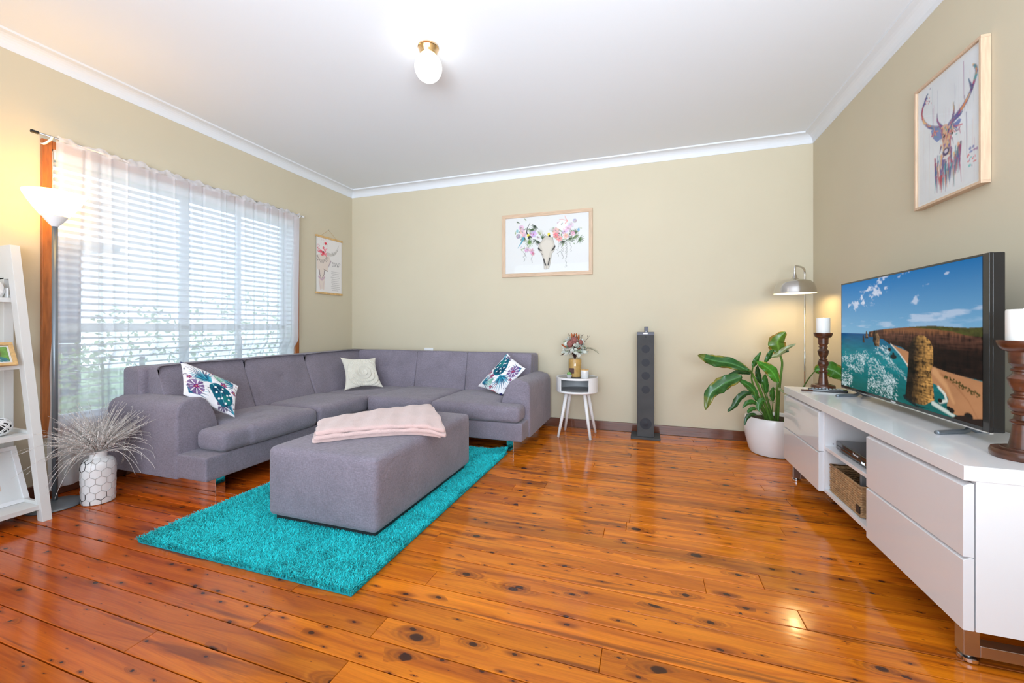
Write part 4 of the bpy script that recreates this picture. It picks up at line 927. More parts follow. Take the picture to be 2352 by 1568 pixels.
def skull():
    w,h=300,200; A=Art(w,h,(228,228,230)); R=random.Random(4)
    K=[(30,40,36),(60,90,50),(95,130,60),(120,150,90)]
    def mon(x,y,s,rot,c,c2):
        for k in range(8):
            a=rot+(k-3.5)*.42; A.stroke([(x,y),(x+s*.55*math.cos(a),y+s*.55*math.sin(a)/A.asp),(x+s*math.cos(a+.1),y+s*math.sin(a+.1)/A.asp)],s*.24,s*.05,c if k%2 else c2,.95)
    def fl(x,y,s,c):
        for k in range(6): A.blob(x+s*.6*math.cos(k*1.05+x*9),y+s*.6*math.sin(k*1.05+x*9)/A.asp,s*.5,s*.32,(min(255,c[0]+R.randrange(-20,20)),min(255,c[1]+R.randrange(-20,20)),min(255,c[2]+R.randrange(-20,20))),.8,k*1.05)
        A.blob(x,y,s*.2,s*.2,(150,50,90),.8)
    for x,y0,y1 in ((.235,.53,.79),(.25,.55,.72),(.329,.64,.83),(.646,.50,.74),(.70,.52,.79),(.685,.55,.72),(.739,.52,.93),(.75,.52,.7),(.789,.50,.67)):
        y=y0
        while y<y1: A.blob(x+R.gauss(0,.006),y,.0045,.0035,R.choice([(50,60,60),(90,110,90),(120,110,120)]),.85); y+=.016
    A.stroke([(.307,.105),(.275,.19),(.264,.27),(.285,.33),(.32,.36)],.004,.022,(28,30,34)); 
    A.stroke([(.73,.16),(.755,.12),(.735,.08),(.725,.03)],.014,.005,(232,170,170)); A.stroke([(.66,.09),(.70,.09),(.75,.12)],.007,.006,(232,160,160),.8)
    for cx_,cy_,sx_,sy_,n_ in ((.24,.34,.055,.10,26),(.37,.38,.045,.06,14),(.63,.34,.035,.06,12),(.74,.36,.06,.08,26),(.84,.38,.04,.07,12)):
        for k in range(n_):
            x,y=R.gauss(cx_,sx_),R.gauss(cy_,sy_); a=R.uniform(0,6.3); l=R.uniform(.018,.04); A.stroke([(x,y),(x+l*.5*math.cos(a),y+l*.5*math.sin(a)/A.asp),(x+l*math.cos(a),y+l*math.sin(a)/A.asp)],R.uniform(.008,.018),.002,R.choice(K+[(150,170,120),(70,90,70),(200,170,190)]),.85)
    for a in ((.372,.17,.055,2.2),(.33,.22,.05,1.4),(.457,.40,.06,-.6),(.41,.45,.05,1.9),(.242,.37,.05,2.6),(.70,.47,.055,1.4),(.783,.425,.05,1.2),(.89,.45,.06,.5),(.843,.33,.045,-.3),(.84,.40,.05,.9),(.64,.39,.04,-2.4)): mon(*a,R.choice(K[:2]),R.choice(K[1:]))
    for k in range(13): a=-PI/2+(k-6)*.3+PI; 
    for k in range(15): a=k*.42; A.stroke([(.301,.45),(.301+.055*math.cos(a),.45+.055*math.sin(a)/A.asp)],.010,.003,R.choice([(110,150,60),(70,110,50)]),.95)
    for k in range(9): a=-2.6+k*.25; A.stroke([(.43,.33),(.43+.05*math.cos(a),.33+.06*math.sin(a)/A.asp)],.005,.002,(150,160,110),.8); A.stroke([(.59,.30),(.59+.06*math.cos(a),.30+.06*math.sin(a)/A.asp)],.005,.002,(120,150,120),.8)
    for x,y,s,c in ((.198,.18,.035,(225,175,205)),(.215,.26,.035,(235,195,205)),(.235,.31,.03,(225,170,195)),(.162,.33,.03,(150,130,160)),(.35,.31,.04,(205,165,215)),(.271,.58,.032,(220,170,200)),(.329,.61,.03,(215,160,190)),(.345,.66,.022,(200,120,140)),(.796,.20,.035,(220,200,225)),(.76,.25,.035,(225,190,215)),(.62,.28,.04,(230,180,170)),(.618,.36,.035,(230,130,140)),(.66,.42,.035,(235,140,125)),(.72,.30,.035,(215,190,215)),(.816,.345,.028,(225,160,190)),(.84,.13,.025,(170,170,190)),(.735,.38,.03,(240,170,160))): fl(x,y,s,c)
    for x,y in ((.286,.33),(.535,.335)): A.blob(x,y,.016,.022,(235,215,60)); A.blob(x+.008,y+.035,.012,.02,(30,30,34))
    A.stroke([(.225,.37),(.20,.45),(.154,.545)],.028,.003,(80,160,185)); A.blob(.148,.235,.014,.02,(120,190,200),.8); A.blob(.883,.29,.014,.02,(110,170,215),.8)
    sk=[(.472,.393),(.50,.36),(.53,.368),(.575,.40),(.59,.446),(.598,.498),(.611,.551),(.605,.612),(.57,.681),(.563,.753),(.548,.875),(.535,.936),(.507,.944),(.479,.942),(.474,.817),(.464,.744),(.444,.659),(.411,.605),(.408,.553),(.429,.481)]
    A.poly(sk,(206,198,188)); A.stroke(sk+sk[:1],.004,.004,(110,100,92),.8)
    A.poly([(.44,.50),(.50,.42),(.56,.44),(.585,.52),(.55,.62),(.52,.78),(.50,.86),(.485,.78),(.47,.65)],(222,214,204),.8)
    A.stroke([(.412,.57),(.428,.60),(.446,.615)],.020,.012,(30,28,28)); A.stroke([(.606,.55),(.592,.585),(.575,.62)],.020,.014,(40,36,34)); A.stroke([(.444,.66),(.462,.69)],.006,.004,(70,60,55))
    A.stroke([(.474,.76),(.482,.81),(.495,.87)],.012,.018,(30,26,26)); A.stroke([(.546,.75),(.536,.81),(.528,.87)],.012,.018,(40,34,34)); A.stroke([(.512,.80),(.508,.93)],.003,.005,(120,110,100))
    return A
frame('skull_picture','landscape oak framed print of a flower crowned skull on the back wall',(-1.487,YB-.024,2.229),(.968,0,0),(0,0,-.668),.022,.038,(0,-1,0),M_oak,M_oakz,skull(),0,True)
def poster():
    w,h=150,228; A=Art(w,h,(232,228,226)); R=random.Random(9)
    A.poly([(.0,.33),(.2,.30),(.44,.286),(.50,.33),(.549,.407),(.50,.47),(.444,.519),(.43,.58),(.415,.608),(.30,.60),(.285,.619),(.313,.79),(.285,.949),(.20,.93),(.128,.958),(.072,.792),(.085,.622),(.0,.558)],(226,212,202))
    A.stroke([(.42,.285),(.55,.29),(.685,.265),(.80,.20),(.887,.075)],.11,.008,(205,200,195))
    for k in range(7): t=k/6; x=.60+.24*t; y=.275-.13*t*t; A.stroke([(x-.01,y-.035*(1-.5*t)),(x+.02,y+.03*(1-.5*t))],.010,.006,(45,45,50),.9)
    A.stroke([(.549,.407),(.50,.47),(.444,.519)],.04,.03,(140,105,135),.6,4); A.stroke([(.42,.60),(.34,.59),(.26,.57)],.018,.01,(70,45,60),.9,2)
    A.stroke([(.095,.60),(.12,.68),(.17,.735)],.03,.014,(90,70,85),.8,2); A.stroke([(.30,.60),(.28,.67),(.21,.735)],.03,.014,(90,70,85),.8,2); A.stroke([(.08,.72),(.20,.77),(.30,.72)],.05,.05,(190,150,175),.7,4)
    A.stroke([(.10,.80),(.15,.93)],.02,.01,(205,180,190),.7,3); A.stroke([(.28,.80),(.24,.93)],.02,.01,(205,180,190),.7,3)
    for k in range(13):
        a=PI*(.05+.9*k/12); 
        for rr in (.17,.23): A.stroke([(.20+rr*math.cos(a),.30+rr*.75*math.sin(a)/1.5+.03),(.20+(rr+.035)*math.cos(a),.30+(rr+.035)*.75*math.sin(a)/1.5+.035)],.018,.008,(40,32,40),.9)
    for k in range(26): A.blob(.24+R.gauss(0,.08),.245+R.gauss(0,.03),R.uniform(.02,.06),R.uniform(.015,.04),R.choice([(225,60,90),(235,110,130),(200,30,60),(245,170,180)]),.8,R.random()*3)
    A.blob(.24,.23,.04,.03,(250,235,235)); A.blob(.25,.26,.035,.02,(70,60,50)); A.blob(.34,.10,.045,.04,(205,40,60)); A.blob(.35,.085,.02,.02,(245,120,130),.7)
    for k in range(26): x,y=R.uniform(.02,.45),R.uniform(.01,.2); A.stroke([(x,y),(x+R.uniform(-.04,.04),y+R.uniform(-.02,.03))],.008,.003,R.choice([(90,100,100),(220,90,110),(150,170,160)]),.7)
    for k in range(12): A.blob(.06+R.gauss(0,.03),.22+R.gauss(0,.05),.015,.012,(220,60,90),.8)
    for ln in range(11):
        y=.595+ln*.0345; x=.55+.03*R.random()+(.02 if ln%3 else 0); xe=.90-.05*R.random()
        while x<xe: q=R.uniform(.02,.055); A.stroke([(x,y),(x+q,y-.001)],.011,.011,(150,148,150),.8); x+=q+.016
    return A
ps=empty('hanging_poster',(XL+.01,3.77,1.40),'narrow hanging canvas poster of a decorated skull between window and corner','poster')
poster().mesh('canvas',(XL+.0125,3.578,2.035),(0,.385,0),(0,0,-.622),M_art,ps)
box('canvas_back',XL+.009,XL+.0115,3.578,3.963,1.413,2.035,M_paper,ps,bev=0)
for z in (2.028,1.398): box('batten',XL+.004,XL+.020,3.565,3.975,z,z+.022,M_dowel,ps,bev=.002)
V,F=multi([tubeg([(XL+.012,3.64,2.048),(XL+.006,3.762,2.135)],.0012,6),tubeg([(XL+.006,3.762,2.135),(XL+.012,3.885,2.048)],.0012,6)]); mobj('cord',V,F,M_dowel,ps)
tube('nail',[(XL-.002,3.762,2.132),(XL+.014,3.762,2.140)],.0015,M_steel,ps,seg=6)
Mg=mat('poster_lettering',(.16,.16,.17),.7)
text('lettering','RULES TO',.030,(XL+.0130,3.808,1.756),(PI/2,0,PI/2),Mg,ps,ext=.0001); text('lettering','LIVE BY',.034,(XL+.0130,3.812,1.727),(PI/2,0,PI/2),Mg,ps,ext=.0001)
# outlet
ou=empty('power_outlet',(-2.39,YB,.748),'white double power outlet on the back wall just above the sofa','power outlet')
box('face_plate',-2.448,-2.334,YB-.011,YB,.712,.785,M_satin,ou,bev=.004); box('plug',-2.415,-2.36,YB-.045,YB-.011,.725,.757,M_black,ou,bev=.006)
for xx in (-2.424,-2.358): box('switch',xx-.006,xx+.006,YB-.0135,YB-.011,.766,.778,M_satin,ou,bev=.001)
# ---------------------------------------------------------------- ceiling light
cl=empty('ceiling_light',(-1.232,2.135,2.70),'lit round white globe light with brass collar on the ceiling','ceiling light')
lathe('collar',[(0,0),(.052,0),(.060,-.006),(.062,-.014),(.056,-.020),(.050,-.046),(.046,-.054),(0,-.054)],M_brass,cl,c=(-1.232,2.135,2.70))
lathe('globe',[(.042,-.050)]+[(.080*math.sin(a),-.128+.083*math.cos(a)) for a in [.56+i*(PI-.56)/20 for i in range(21)]],M_globe,cl,c=(-1.232,2.135,2.70))
# ---------------------------------------------------------------- side table
SX,SY=-.633,3.885
st=empty('side_table',(SX,SY,0),'small round white side table with open shelf and splayed legs','side table')
def arcwall(name,r,t,z0,z1,a0,a1,m,n=60):
    bm=bmesh.new(); rows=[]
    for i in range(n+1):
        a=a0+(a1-a0)*i/n; c,s=math.cos(a),math.sin(a); rows.append([bm.verts.new((SX+rr*c,SY+rr*s,z)) for rr,z in ((r,z0),(r,z1),(r-t,z1),(r-t,z0))])
    for p,q in zip(rows,rows[1:]):
        for k in range(4): bm.faces.new((p[k],p[(k+1)%4],q[(k+1)%4],q[k]))
    if abs(a1-a0)<6.2: bm.faces.new(rows[0]); bm.faces.new(rows[-1][::-1])
    else: bmesh.ops.remove_doubles(bm,verts=bm.verts,dist=1e-5)
    return bobj(name,bm,m,st,smooth=True,angle=35)
RD=.197
lathe('base_disc',[(0,0),(RD-.012,0),(RD-.003,.004),(RD,.012),(RD-.003,.020),(0,.020)],M_satin,st,seg=64,c=(SX,SY,.412))
arcwall('drum_wall',RD-.001,.012,.424,.545,math.radians(-48),math.radians(226),M_satin)
arcwall('rim',RD,.010,.540,.557,0,2*PI,M_satin)
lathe('table_top',[(0,0),(RD-.009,0),(RD-.009,.012),(0,.012)],M_greytop,st,seg=64,c=(SX,SY,.541))
lathe('shelf_floor',[(0,0),(RD-.013,0),(RD-.013,.002),(0,.002)],M_greytop,st,seg=48,c=(SX,SY,.432))
lathe('drum_lining',[(RD-.0135,0),(RD-.0135,.105)],M_greytop,st,seg=48,c=(SX,SY,.434)) if False else None
arcwall('drum_lining',RD-.0125,.002,.433,.541,math.radians(-40),math.radians(218),M_greytop)
for fx,fy in ((-.788,3.742),(-.490,3.745),(-.776,4.018),(-.477,4.02)):
    tx=SX+(fx-SX)*.56; ty=SY+(fy-SY)*.56
    V,F=tubeg([(fx,fy,0),(fx+(tx-fx)*.5,fy+(ty-fy)*.5,.2),(tx,ty,.412)],[.0125,.0155,.0175],14); mobj('leg',V,F,M_satin,st,smooth=True)
    box('bracket',tx-.026,tx+.026,ty-.026,ty+.026,.403,.413,M_satin,st,bev=.002)
ZT=.553
vs_=empty('glass_vase',(-.650,3.86,ZT),'cylindrical glass vase with amber lining holding dried flowers on the side table','vase')
VX,VY=-.650,3.862
lathe('glass_wall',[(0,0),(.064,0),(.066,.004),(.066,.175),(.058,.190),(.054,.198),(.056,.206)],M_vglass,vs_,seg=40,c=(VX,VY,ZT))
lathe('amber_lining',[(0,.006),(.060,.006),(.0615,.010),(.0615,.172),(.0605,.172),(.059,.012),(0,.010)],M_amber,vs_,seg=40,c=(VX,VY,ZT))
box('vase_label',-.022,.022,-.0005,.0005,0,.05,M_dkbrown,vs_,bev=0,M=Matrix.Translation((VX-.02,VY-.0665,ZT+.04)),label='small dark brown square label')
bq=empty('dried_bouquet',(VX,VY,ZT+.2),'dried bouquet of silver eucalyptus, rust leaves and proteas in the vase','flowers')
def leafmesh(nm,L,wd,m,curve=.25):
    V=[];F=[];n=6
    for i in range(n+1):
        t=i/n; w_=wd*math.sin(PI*min(1,t*1.02+.02))**.8; z=curve*L*t*t
        V+=[(-w_,t*L,z+w_*.3),(0,t*L,z),(w_,t*L,z+w_*.3)]
    for i in range(n):
        b=i*3; F+=[(b,b+1,b+4,b+3),(b+1,b+2,b+5,b+4)]
    me=bpy.data.meshes.new(nm); me.from_pydata(V,[],F); me.materials.append(m); me.polygons.foreach_set('use_smooth',[True]*len(F)); return me
R=random.Random(12)
def putleaf(me,base,dirv,parent,nm='leaf',roll=0,s=1):
    d=Vector(dirv).normalized(); o=bpy.data.objects.new(nm,me); COL.objects.link(o)
    q=d.to_track_quat('Y','Z')@Matrix.Rotation(roll,4,'Y').to_quaternion()
    o.location=base; o.rotation_euler=q.to_euler(); o.scale=(s,s,s); return setp(o,parent)
LM={'s':leafmesh('leaf',.042,.017,M_silverleaf),'g':leafmesh('leaf',.038,.015,M_greenleaf),'r':leafmesh('leaf',.062,.012,M_rust,.15),'d':leafmesh('leaf',.055,.006,M_dkbrown,.1)}
BC=Vector((VX-.005,VY,.800)); st_l=[]
for k in range(290):
    th=R.uniform(0,2*PI); el=R.uniform(-.12,1.0)**1; ph=el*PI/2
    d=Vector((math.cos(th)*math.cos(ph)*1.0,math.sin(th)*math.cos(ph)*.8,math.sin(ph)*1.15)); rr=R.uniform(.045,.100)
    p=BC+d*rr+Vector((0,0,.0))
    low=el<.62; kind=R.choice('ssssg') if (low and R.random()<.8) else R.choice('rrddsg')
    dd=d+Vector((R.gauss(0,.5),R.gauss(0,.5),R.gauss(0,.5)-(.5 if kind in 'sg' else 0)))
    putleaf(LM[kind],tuple(p),dd,bq,roll=R.uniform(-1,1),s=R.uniform(.8,1.25))
    if k%4==0: st_l.append(tubeg([(VX,VY,.72),tuple(BC+d*rr*.5),tuple(p)],.0014,5))
sp=smoothpts([(VX+.02,VY-.02,.77),(-.54,3.83,.825),(-.48,3.82,.822),(-.43,3.815,.79)],6); st_l.append(tubeg(sp,.0014,5))
for i,p in enumerate(sp[4:]):
    for sg in (-1,1): putleaf(LM['g'],tuple(p),Vector((.5,0,sg*.9)),bq,roll=.4*sg,s=.42)
for p0 in ((-.69,3.84,.90),(-.60,3.85,.90),(-.56,3.86,.885)): 
    sp=smoothpts([(VX,VY,.8),p0,(p0[0]+(p0[0]-VX)*.4,p0[1],p0[2]+.05)],5); st_l.append(tubeg(sp,.0012,5))
    for p in sp[5:]: putleaf(LM['d'],tuple(p),Vector((R.gauss(0,1),-.3,.6)),bq,s=.45)
V,F=multi(st_l); mobj('stems',V,F,M_dkbrown,bq,smooth=True)
for x,yy,z,s in ((-.687,3.80,.868,.030),(-.652,3.815,.895,.034),(-.590,3.82,.885,.020)):
    lathe('protea_head',[(0,-s*1.2),(s*.5,-s*1.0),(s*.95,-s*.2),(s*1.0,s*.3),(s*.75,s*.9),(s*.35,s*1.2),(0,s*1.25)],M_protea,bq,seg=20,c=(x,yy,z))
cc=empty('cactus_ornament',(-.690,3.765,ZT),'tiny round green cactus in a grey concrete pot on the side table','cactus')
CX,CY=-.689,3.765
lathe('pot',[(0,0),(.014,0),(.021,.006),(.025,.018),(.0255,.030),(.023,.030),(.021,.026),(0,.026)],M_concrete,cc,seg=32,c=(CX,CY,ZT))
bm=bmesh.new(); rings=[]
for i in range(13):
    a=PI*i/12*.8; ring=[]
    for j in range(48):
        th_=2*PI*j/48; r_=.019*math.sin(a+.02)*(1+.10*math.cos(th_*9)); ring.append(bm.verts.new((CX+r_*math.cos(th_),CY+r_*math.sin(th_),ZT+.040+.019*math.cos(a))))
    rings.append(ring)
for a,b in zip(rings,rings[1:]):
    for j in range(48): bm.faces.new((a[j],a[(j+1)%48],b[(j+1)%48],b[j]))
bobj('cactus_body',bm,M_cactus,cc,smooth=True,angle=80); tube('wick',[(CX,CY,ZT+.057),(CX,CY,ZT+.070)],.001,M_wax,cc,seg=6)
jr=empty('candle_jar',(-.549,3.80,ZT),'white chevron patterned candle jar with wooden lid on the side table','candle jar')
JX,JY=-.549,3.80
lathe('jar',[(0,0),(.034,0),(.037,.004),(.0375,.070),(.036,.074),(0,.074)],M_ceram,jr,seg=40,c=(JX,JY,ZT)); lathe('lid',[(0,.074),(.0355,.074),(.0365,.077),(.0365,.081),(.035,.083),(0,.083)],M_dowel,jr,seg=40,c=(JX,JY,ZT))
pt=[]
for rw in range(7):
    n=48; pts=[(JX+.0378*math.cos(2*PI*i/n),JY+.0378*math.sin(2*PI*i/n),ZT+.010+rw*.0088+(.0022 if i%2 else -.0022)) for i in range(n+1)]; pt.append(tubeg(pts,.0006,4,False))
V,F=multi(pt); mobj('chevron_lines',V,F,M_grayp,jr)
# ---------------------------------------------------------------- speaker
sp_=empty('tower_speaker',(-.012,3.99,0),'slim charcoal tower speaker standing against the back wall','speaker')
box('base_plate',-.143,.116,3.90,4.11,0,.020,M_grille,sp_,bev=.004)
box('cabinet',-.086,.064,3.935,4.08,.020,.955,M_blackm,sp_,bev=.003)
box('grille',-.084,.062,3.929,3.936,.022,.955,M_grille,sp_,bev=.002)
M_cap=mat('grey_plastic_cap',(.13,.13,.16),.55)
box('top_cap',-.0865,.0645,3.928,4.08,.955,.982,M_cap,sp_,bev=.002)
box('dock_plate',-.033,.006,3.926,3.929,.963,.976,M_satin,sp_,bev=.0005)
for z,r_ in ((.937,.009),(.826,.036),(.702,.036),(.581,.036),(.453,.036),(.141,.052)):
    lathe('driver',[(0,.0012),(r_*.3,.0012),(r_*.32,.0004),(r_*.85,.0006),(r_,0)],M_cone,sp_,seg=36,M=Matrix.Translation((-.011,3.929,z))@Matrix.Rotation(PI/2,4,'X'))
ph=empty('docked_phone',(-.006,3.96,.982),'small black music player docked on top of the tower speaker','music player')
box('body',-.024,.011,3.955,3.963,.984,1.032,M_blackm,ph,bev=.003); box('screen',-.021,.008,3.9545,3.9552,.988,1.028,M_cap,ph,bev=0); box('connector',-.014,.001,3.954,3.964,.981,.986,M_satin,ph,bev=.001)
# ---------------------------------------------------------------- potted plant
pl=empty('potted_plant',(.978,3.83,0),'leafy green peace lily in a white pot between speaker and cabinet','plant')
PX,PY=.985,3.835
lathe('pot',[(0,0),(.155,0),(.168,.005),(.180,.03),(.203,.12),(.213,.20),(.212,.27),(.206,.298),(.199,.300),(.196,.292),(.195,.25),(0,.245)],M_pot,pl,seg=64,c=(PX,PY,0))
lathe('soil',[(0,0.006),(.10,.004),(.196,0)],M_soil,pl,seg=40,c=(PX,PY,.268))
LEAVES=[
('big', 0.047, [(0.75, 3.58, 0.691), (0.638, 3.57, 0.742), (0.529, 3.56, 0.76), (0.45, 3.55, 0.781), (0.386, 3.54, 0.809)]) ,
('big', 0.056, [(0.689, 3.5, 0.653), (0.603, 3.49, 0.618), (0.532, 3.48, 0.572), (0.465, 3.47, 0.508), (0.431, 3.46, 0.388)]) ,
('dark', 0.02, [(0.794, 3.72, 0.654), (0.746, 3.71, 0.666), (0.692, 3.7, 0.665), (0.617, 3.69, 0.634)]) ,
('dark', 0.026, [(0.774, 3.6, 0.512), (0.727, 3.59, 0.509), (0.68, 3.58, 0.468), (0.643, 3.57, 0.406), (0.6, 3.56, 0.368)]) ,
('mid', 0.028, [(0.818, 3.62, 0.452), (0.791, 3.61, 0.531), (0.744, 3.6, 0.581), (0.671, 3.59, 0.625)]) ,
('yel', 0.066, [(1.012, 3.78, 0.813), (1.002, 3.77, 0.865), (0.996, 3.76, 0.923), (1.043, 3.75, 0.993)]) ,
('pale', 0.02, [(0.926, 3.66, 0.796), (0.972, 3.65, 0.82), (1.013, 3.64, 0.861), (1.081, 3.63, 0.904)]) ,
('light', 0.042, [(0.957, 3.62, 0.605), (0.923, 3.61, 0.677), (0.877, 3.6, 0.721), (0.806, 3.59, 0.762)]) ,
('mid', 0.02, [(0.805, 3.7, 0.709), (0.818, 3.69, 0.745), (0.831, 3.68, 0.781), (0.854, 3.67, 0.834)]) ,
('dark', 0.022, [(0.88, 3.78, 0.569), (0.864, 3.77, 0.622), (0.854, 3.76, 0.664), (0.85, 3.75, 0.721)]) ,
('mid', 0.028, [(0.904, 3.72, 0.503), (0.896, 3.71, 0.55), (0.891, 3.7, 0.597), (0.889, 3.69, 0.659)]) ,
('mid', 0.02, [(0.941, 3.68, 0.449), (0.936, 3.67, 0.49), (0.931, 3.66, 0.525), (0.936, 3.65, 0.564)]) ,
('pale', 0.014, [(0.941, 3.66, 0.548), (0.962, 3.65, 0.548), (0.979, 3.64, 0.545), (1.015, 3.63, 0.52)]) ,
('mid', 0.02, [(0.808, 3.6, 0.433), (0.776, 3.59, 0.447), (0.74, 3.58, 0.438), (0.708, 3.57, 0.401)]) ,
('mid', 0.025, [(0.86, 3.55, 0.473), (0.829, 3.54, 0.467), (0.809, 3.53, 0.435), (0.807, 3.52, 0.39)]) ,
('dark', 0.016, [(0.809, 3.60, 0.35), (0.767, 3.59, 0.346), (0.736, 3.58, 0.318), (0.719, 3.57, 0.264)]) ,
('mid', 0.016, [(0.808, 3.6, 0.394), (0.781, 3.59, 0.394), (0.755, 3.58, 0.38), (0.743, 3.57, 0.362)]) ,
('dark', 0.02, [(1.007, 3.8, 0.823), (1.024, 3.79, 0.833), (1.047, 3.78, 0.839), (1.074, 3.77, 0.838)]) ,
('mid', 0.02, [(0.915, 3.8, 0.739), (0.938, 3.79, 0.787), (0.951, 3.78, 0.823), (0.969, 3.77, 0.847)]) ,
('light', .055, [(1.152,3.477,.713),(1.205,3.465,.732),(1.255,3.45,.725),(1.300,3.44,.69),(1.335,3.43,.64)])]
STEMS=[
(0.011, [(0.911, 3.6, 0.295), (0.857, 3.6, 0.464), (0.813, 3.6, 0.59), (0.769, 3.6, 0.684), (0.754, 3.6, 0.689)]) ,
(0.01, [(0.976, 3.7, 0.277), (0.985, 3.7, 0.499), (0.998, 3.7, 0.642), (1.008, 3.7, 0.75), (0.99, 3.7, 0.818)]) ,
(0.008, [(0.891, 3.6, 0.293), (0.843, 3.6, 0.396), (0.813, 3.6, 0.456), (0.789, 3.6, 0.533)]) ,
(0.006, [(0.933, 3.65, 0.285), (0.894, 3.65, 0.446), (0.854, 3.65, 0.585)]) ,
(0.006, [(0.935, 3.6, 0.296), (0.942, 3.6, 0.43), (0.949, 3.6, 0.607)]) ,
(0.004, [(0.887, 3.6, 0.293), (0.862, 3.6, 0.397), (0.813, 3.6, 0.489), (0.774, 3.6, 0.512)]) ,
(0.004, [(0.946, 3.66, 0.284), (0.906, 3.66, 0.445), (0.889, 3.66, 0.512)]) ,
(0.004, [(0.918, 3.65, 0.284), (0.928, 3.65, 0.392), (0.933, 3.65, 0.454)]) ,
(0.003, [(0.882, 3.6, 0.298), (0.843, 3.6, 0.362), (0.808, 3.6, 0.394)]) ,
(0.003, [(0.882, 3.6, 0.292), (0.843, 3.6, 0.34), (0.813, 3.6, 0.346)]) ,
(0.004, [(0.891, 3.6, 0.293), (0.852, 3.6, 0.396), (0.808, 3.6, 0.433)]) ,
(0.007, [(0.926, 3.7, 0.273), (0.836, 3.7, 0.491), (0.798, 3.7, 0.605), (0.8, 3.7, 0.674), (0.805, 3.7, 0.709)]) ,
(0.003, [(0.813, 3.6, 0.484), (0.862, 3.6, 0.489), (0.911, 3.6, 0.461), (0.93, 3.6, 0.451)]) ,
(0.005, [(1.02, 3.72, .28), (1.08, 3.60, 0.50), (1.12, 3.52, 0.64), (1.152, 3.48, 0.713)])]
for r_,pts in STEMS:
    n=len(pts); q=[]
    for i,(x,yy,z) in enumerate(pts):
        k=1+(3.79/yy-1)*(1-i/(n-1)); q.append((x*k,yy*k,1.04-(1.04-z)*k))
    sm=smoothpts(q,4); V,F=tubeg(sm,[r_*(1.15-.5*i/len(sm)) for i in range(len(sm))],8); mobj('stalk',V,F,M_stem,pl,smooth=True)
TC={'big':(.030,.115,.022),'dark':(.018,.07,.014),'mid':(.035,.14,.02),'yel':(.10,.20,.02),'pale':(.24,.28,.12),'light':(.06,.23,.02)}
R=random.Random(31)
for kind,wd,pts in LEAVES:
    sm=smoothpts(pts,7); n=len(sm); V=[];F=[];C=[]; nl=6; ph_=R.uniform(0,6)
    for i,p in enumerate(sm):
        t=i/(n-1); tan=(sm[min(i+1,n-1)]-sm[max(i-1,0)]).normalized()
        side=tan.cross(Vector((0,-1,0.0))).normalized(); nr=side.cross(tan).normalized()
        if nr.y>0: nr=-nr
        ww_=wd*min(1,(math.sin(PI*min(1,.03+t*.97))**.62)*(1.15-.35*t)) if t<1 else .0006
        for j in range(-nl,nl+1):
            s=j/nl; ruf=.010*(abs(s)**2)*math.sin(t*19+ph_+s*2)*(wd/.05)
            edge_=1+.05*math.sin(t*37+ph_*2+(3 if s>0 else 0))*abs(s)
            q=p+side*(s*ww_*edge_)+nr*(-abs(s)**1.3*ww_*.35+ruf)-nr*0; V.append(tuple(q))
            c=Vector(TC[kind]); vein=1+.22*math.sin(t*60+abs(s)*9)*(.3+.7*abs(s)) ; c=c*vein
            if abs(s)<.1: c=c*1.5+Vector((.03,.06,.02))
            if kind in ('yel','big','light') and (abs(s)>.72 and math.sin(t*11+ph_+2*s)>(.1 if kind!='yel' else -.5)): c=c*.35+Vector((.36,.26,.03) if kind!='yel' else (.48,.20,.03))*.65
            if kind=='big' and t>.8: c=c*.5+Vector((.22,.20,.03))*.5
            C.append((c.x,c.y,c.z,1))
    m_=2*nl+1
    F=[(i*m_+j,i*m_+j+1,(i+1)*m_+j+1,(i+1)*m_+j) for i in range(n-1) for j in range(2*nl)]
    o=mobj('leaf',V,F,M_leaf,pl,smooth=True); at=o.data.color_attributes.new('tint','FLOAT_COLOR','POINT'); at.data.foreach_set('color',[v for c in C for v in c])
    md=o.modifiers.new('s','SOLIDIFY'); md.thickness=.0008
# ---------------------------------------------------------------- chrome floor lamp
fl=empty('arc_floor_lamp',(1.245,3.97,0),'slim chrome floor lamp with dome shade in the corner behind the plant','floor lamp')
LX,LY=1.245,3.975; SX2,SY2=1.122,3.80
lathe('base',[(0,0),(.100,0),(.104,.004),(.104,.016),(.10,.020),(.012,.022),(.008,.03),(0,.03)],M_chrome,fl,seg=48,c=(LX,LY,0))
tube('pole',[(LX,LY,.02),(LX,LY,1.45)],.0065,M_chrome,fl)
arm_=smoothpts([(LX,LY,1.40),(LX,LY,1.475),(LX-.010,LY-.014,1.508),(LX-.035,LY-.05,1.520),(SX2+.03,SY2+.045,1.522),(SX2+.007,SY2+.01,1.518),(SX2,SY2,1.49),(SX2,SY2,1.43)],6)
tube('neck',arm_,.0085,M_chrome,fl)
lathe('shade',[(.147,0),(.143,.012),(.140,.04),(.128,.075),(.105,.098),(.070,.109),(.030,.114),(.018,.125),(.012,.145),(.010,.16),(.004,.16),(.008,.125),(.028,.111),(.069,.106),(.103,.095),(.126,.073),(.137,.04),(.140,.012),(.144,0),(.147,0)],M_nickel,fl,seg=64,c=(SX2,SY2,1.298),sharp=60)
lathe('shade_lining',[(.1435,.001),(.1375,.014),(.1350,.04),(.124,.071),(.101,.092),(.067,.103),(0,.105)],M_shadein,fl,seg=48,c=(SX2,SY2,1.298))
lathe('bulb',[(0,0),(.016,.004),(.026,.016),(.028,.030),(.022,.045),(.014,.060),(.013,.075),(0,.075)],M_bulb,fl,seg=24,c=(SX2,SY2,1.318))
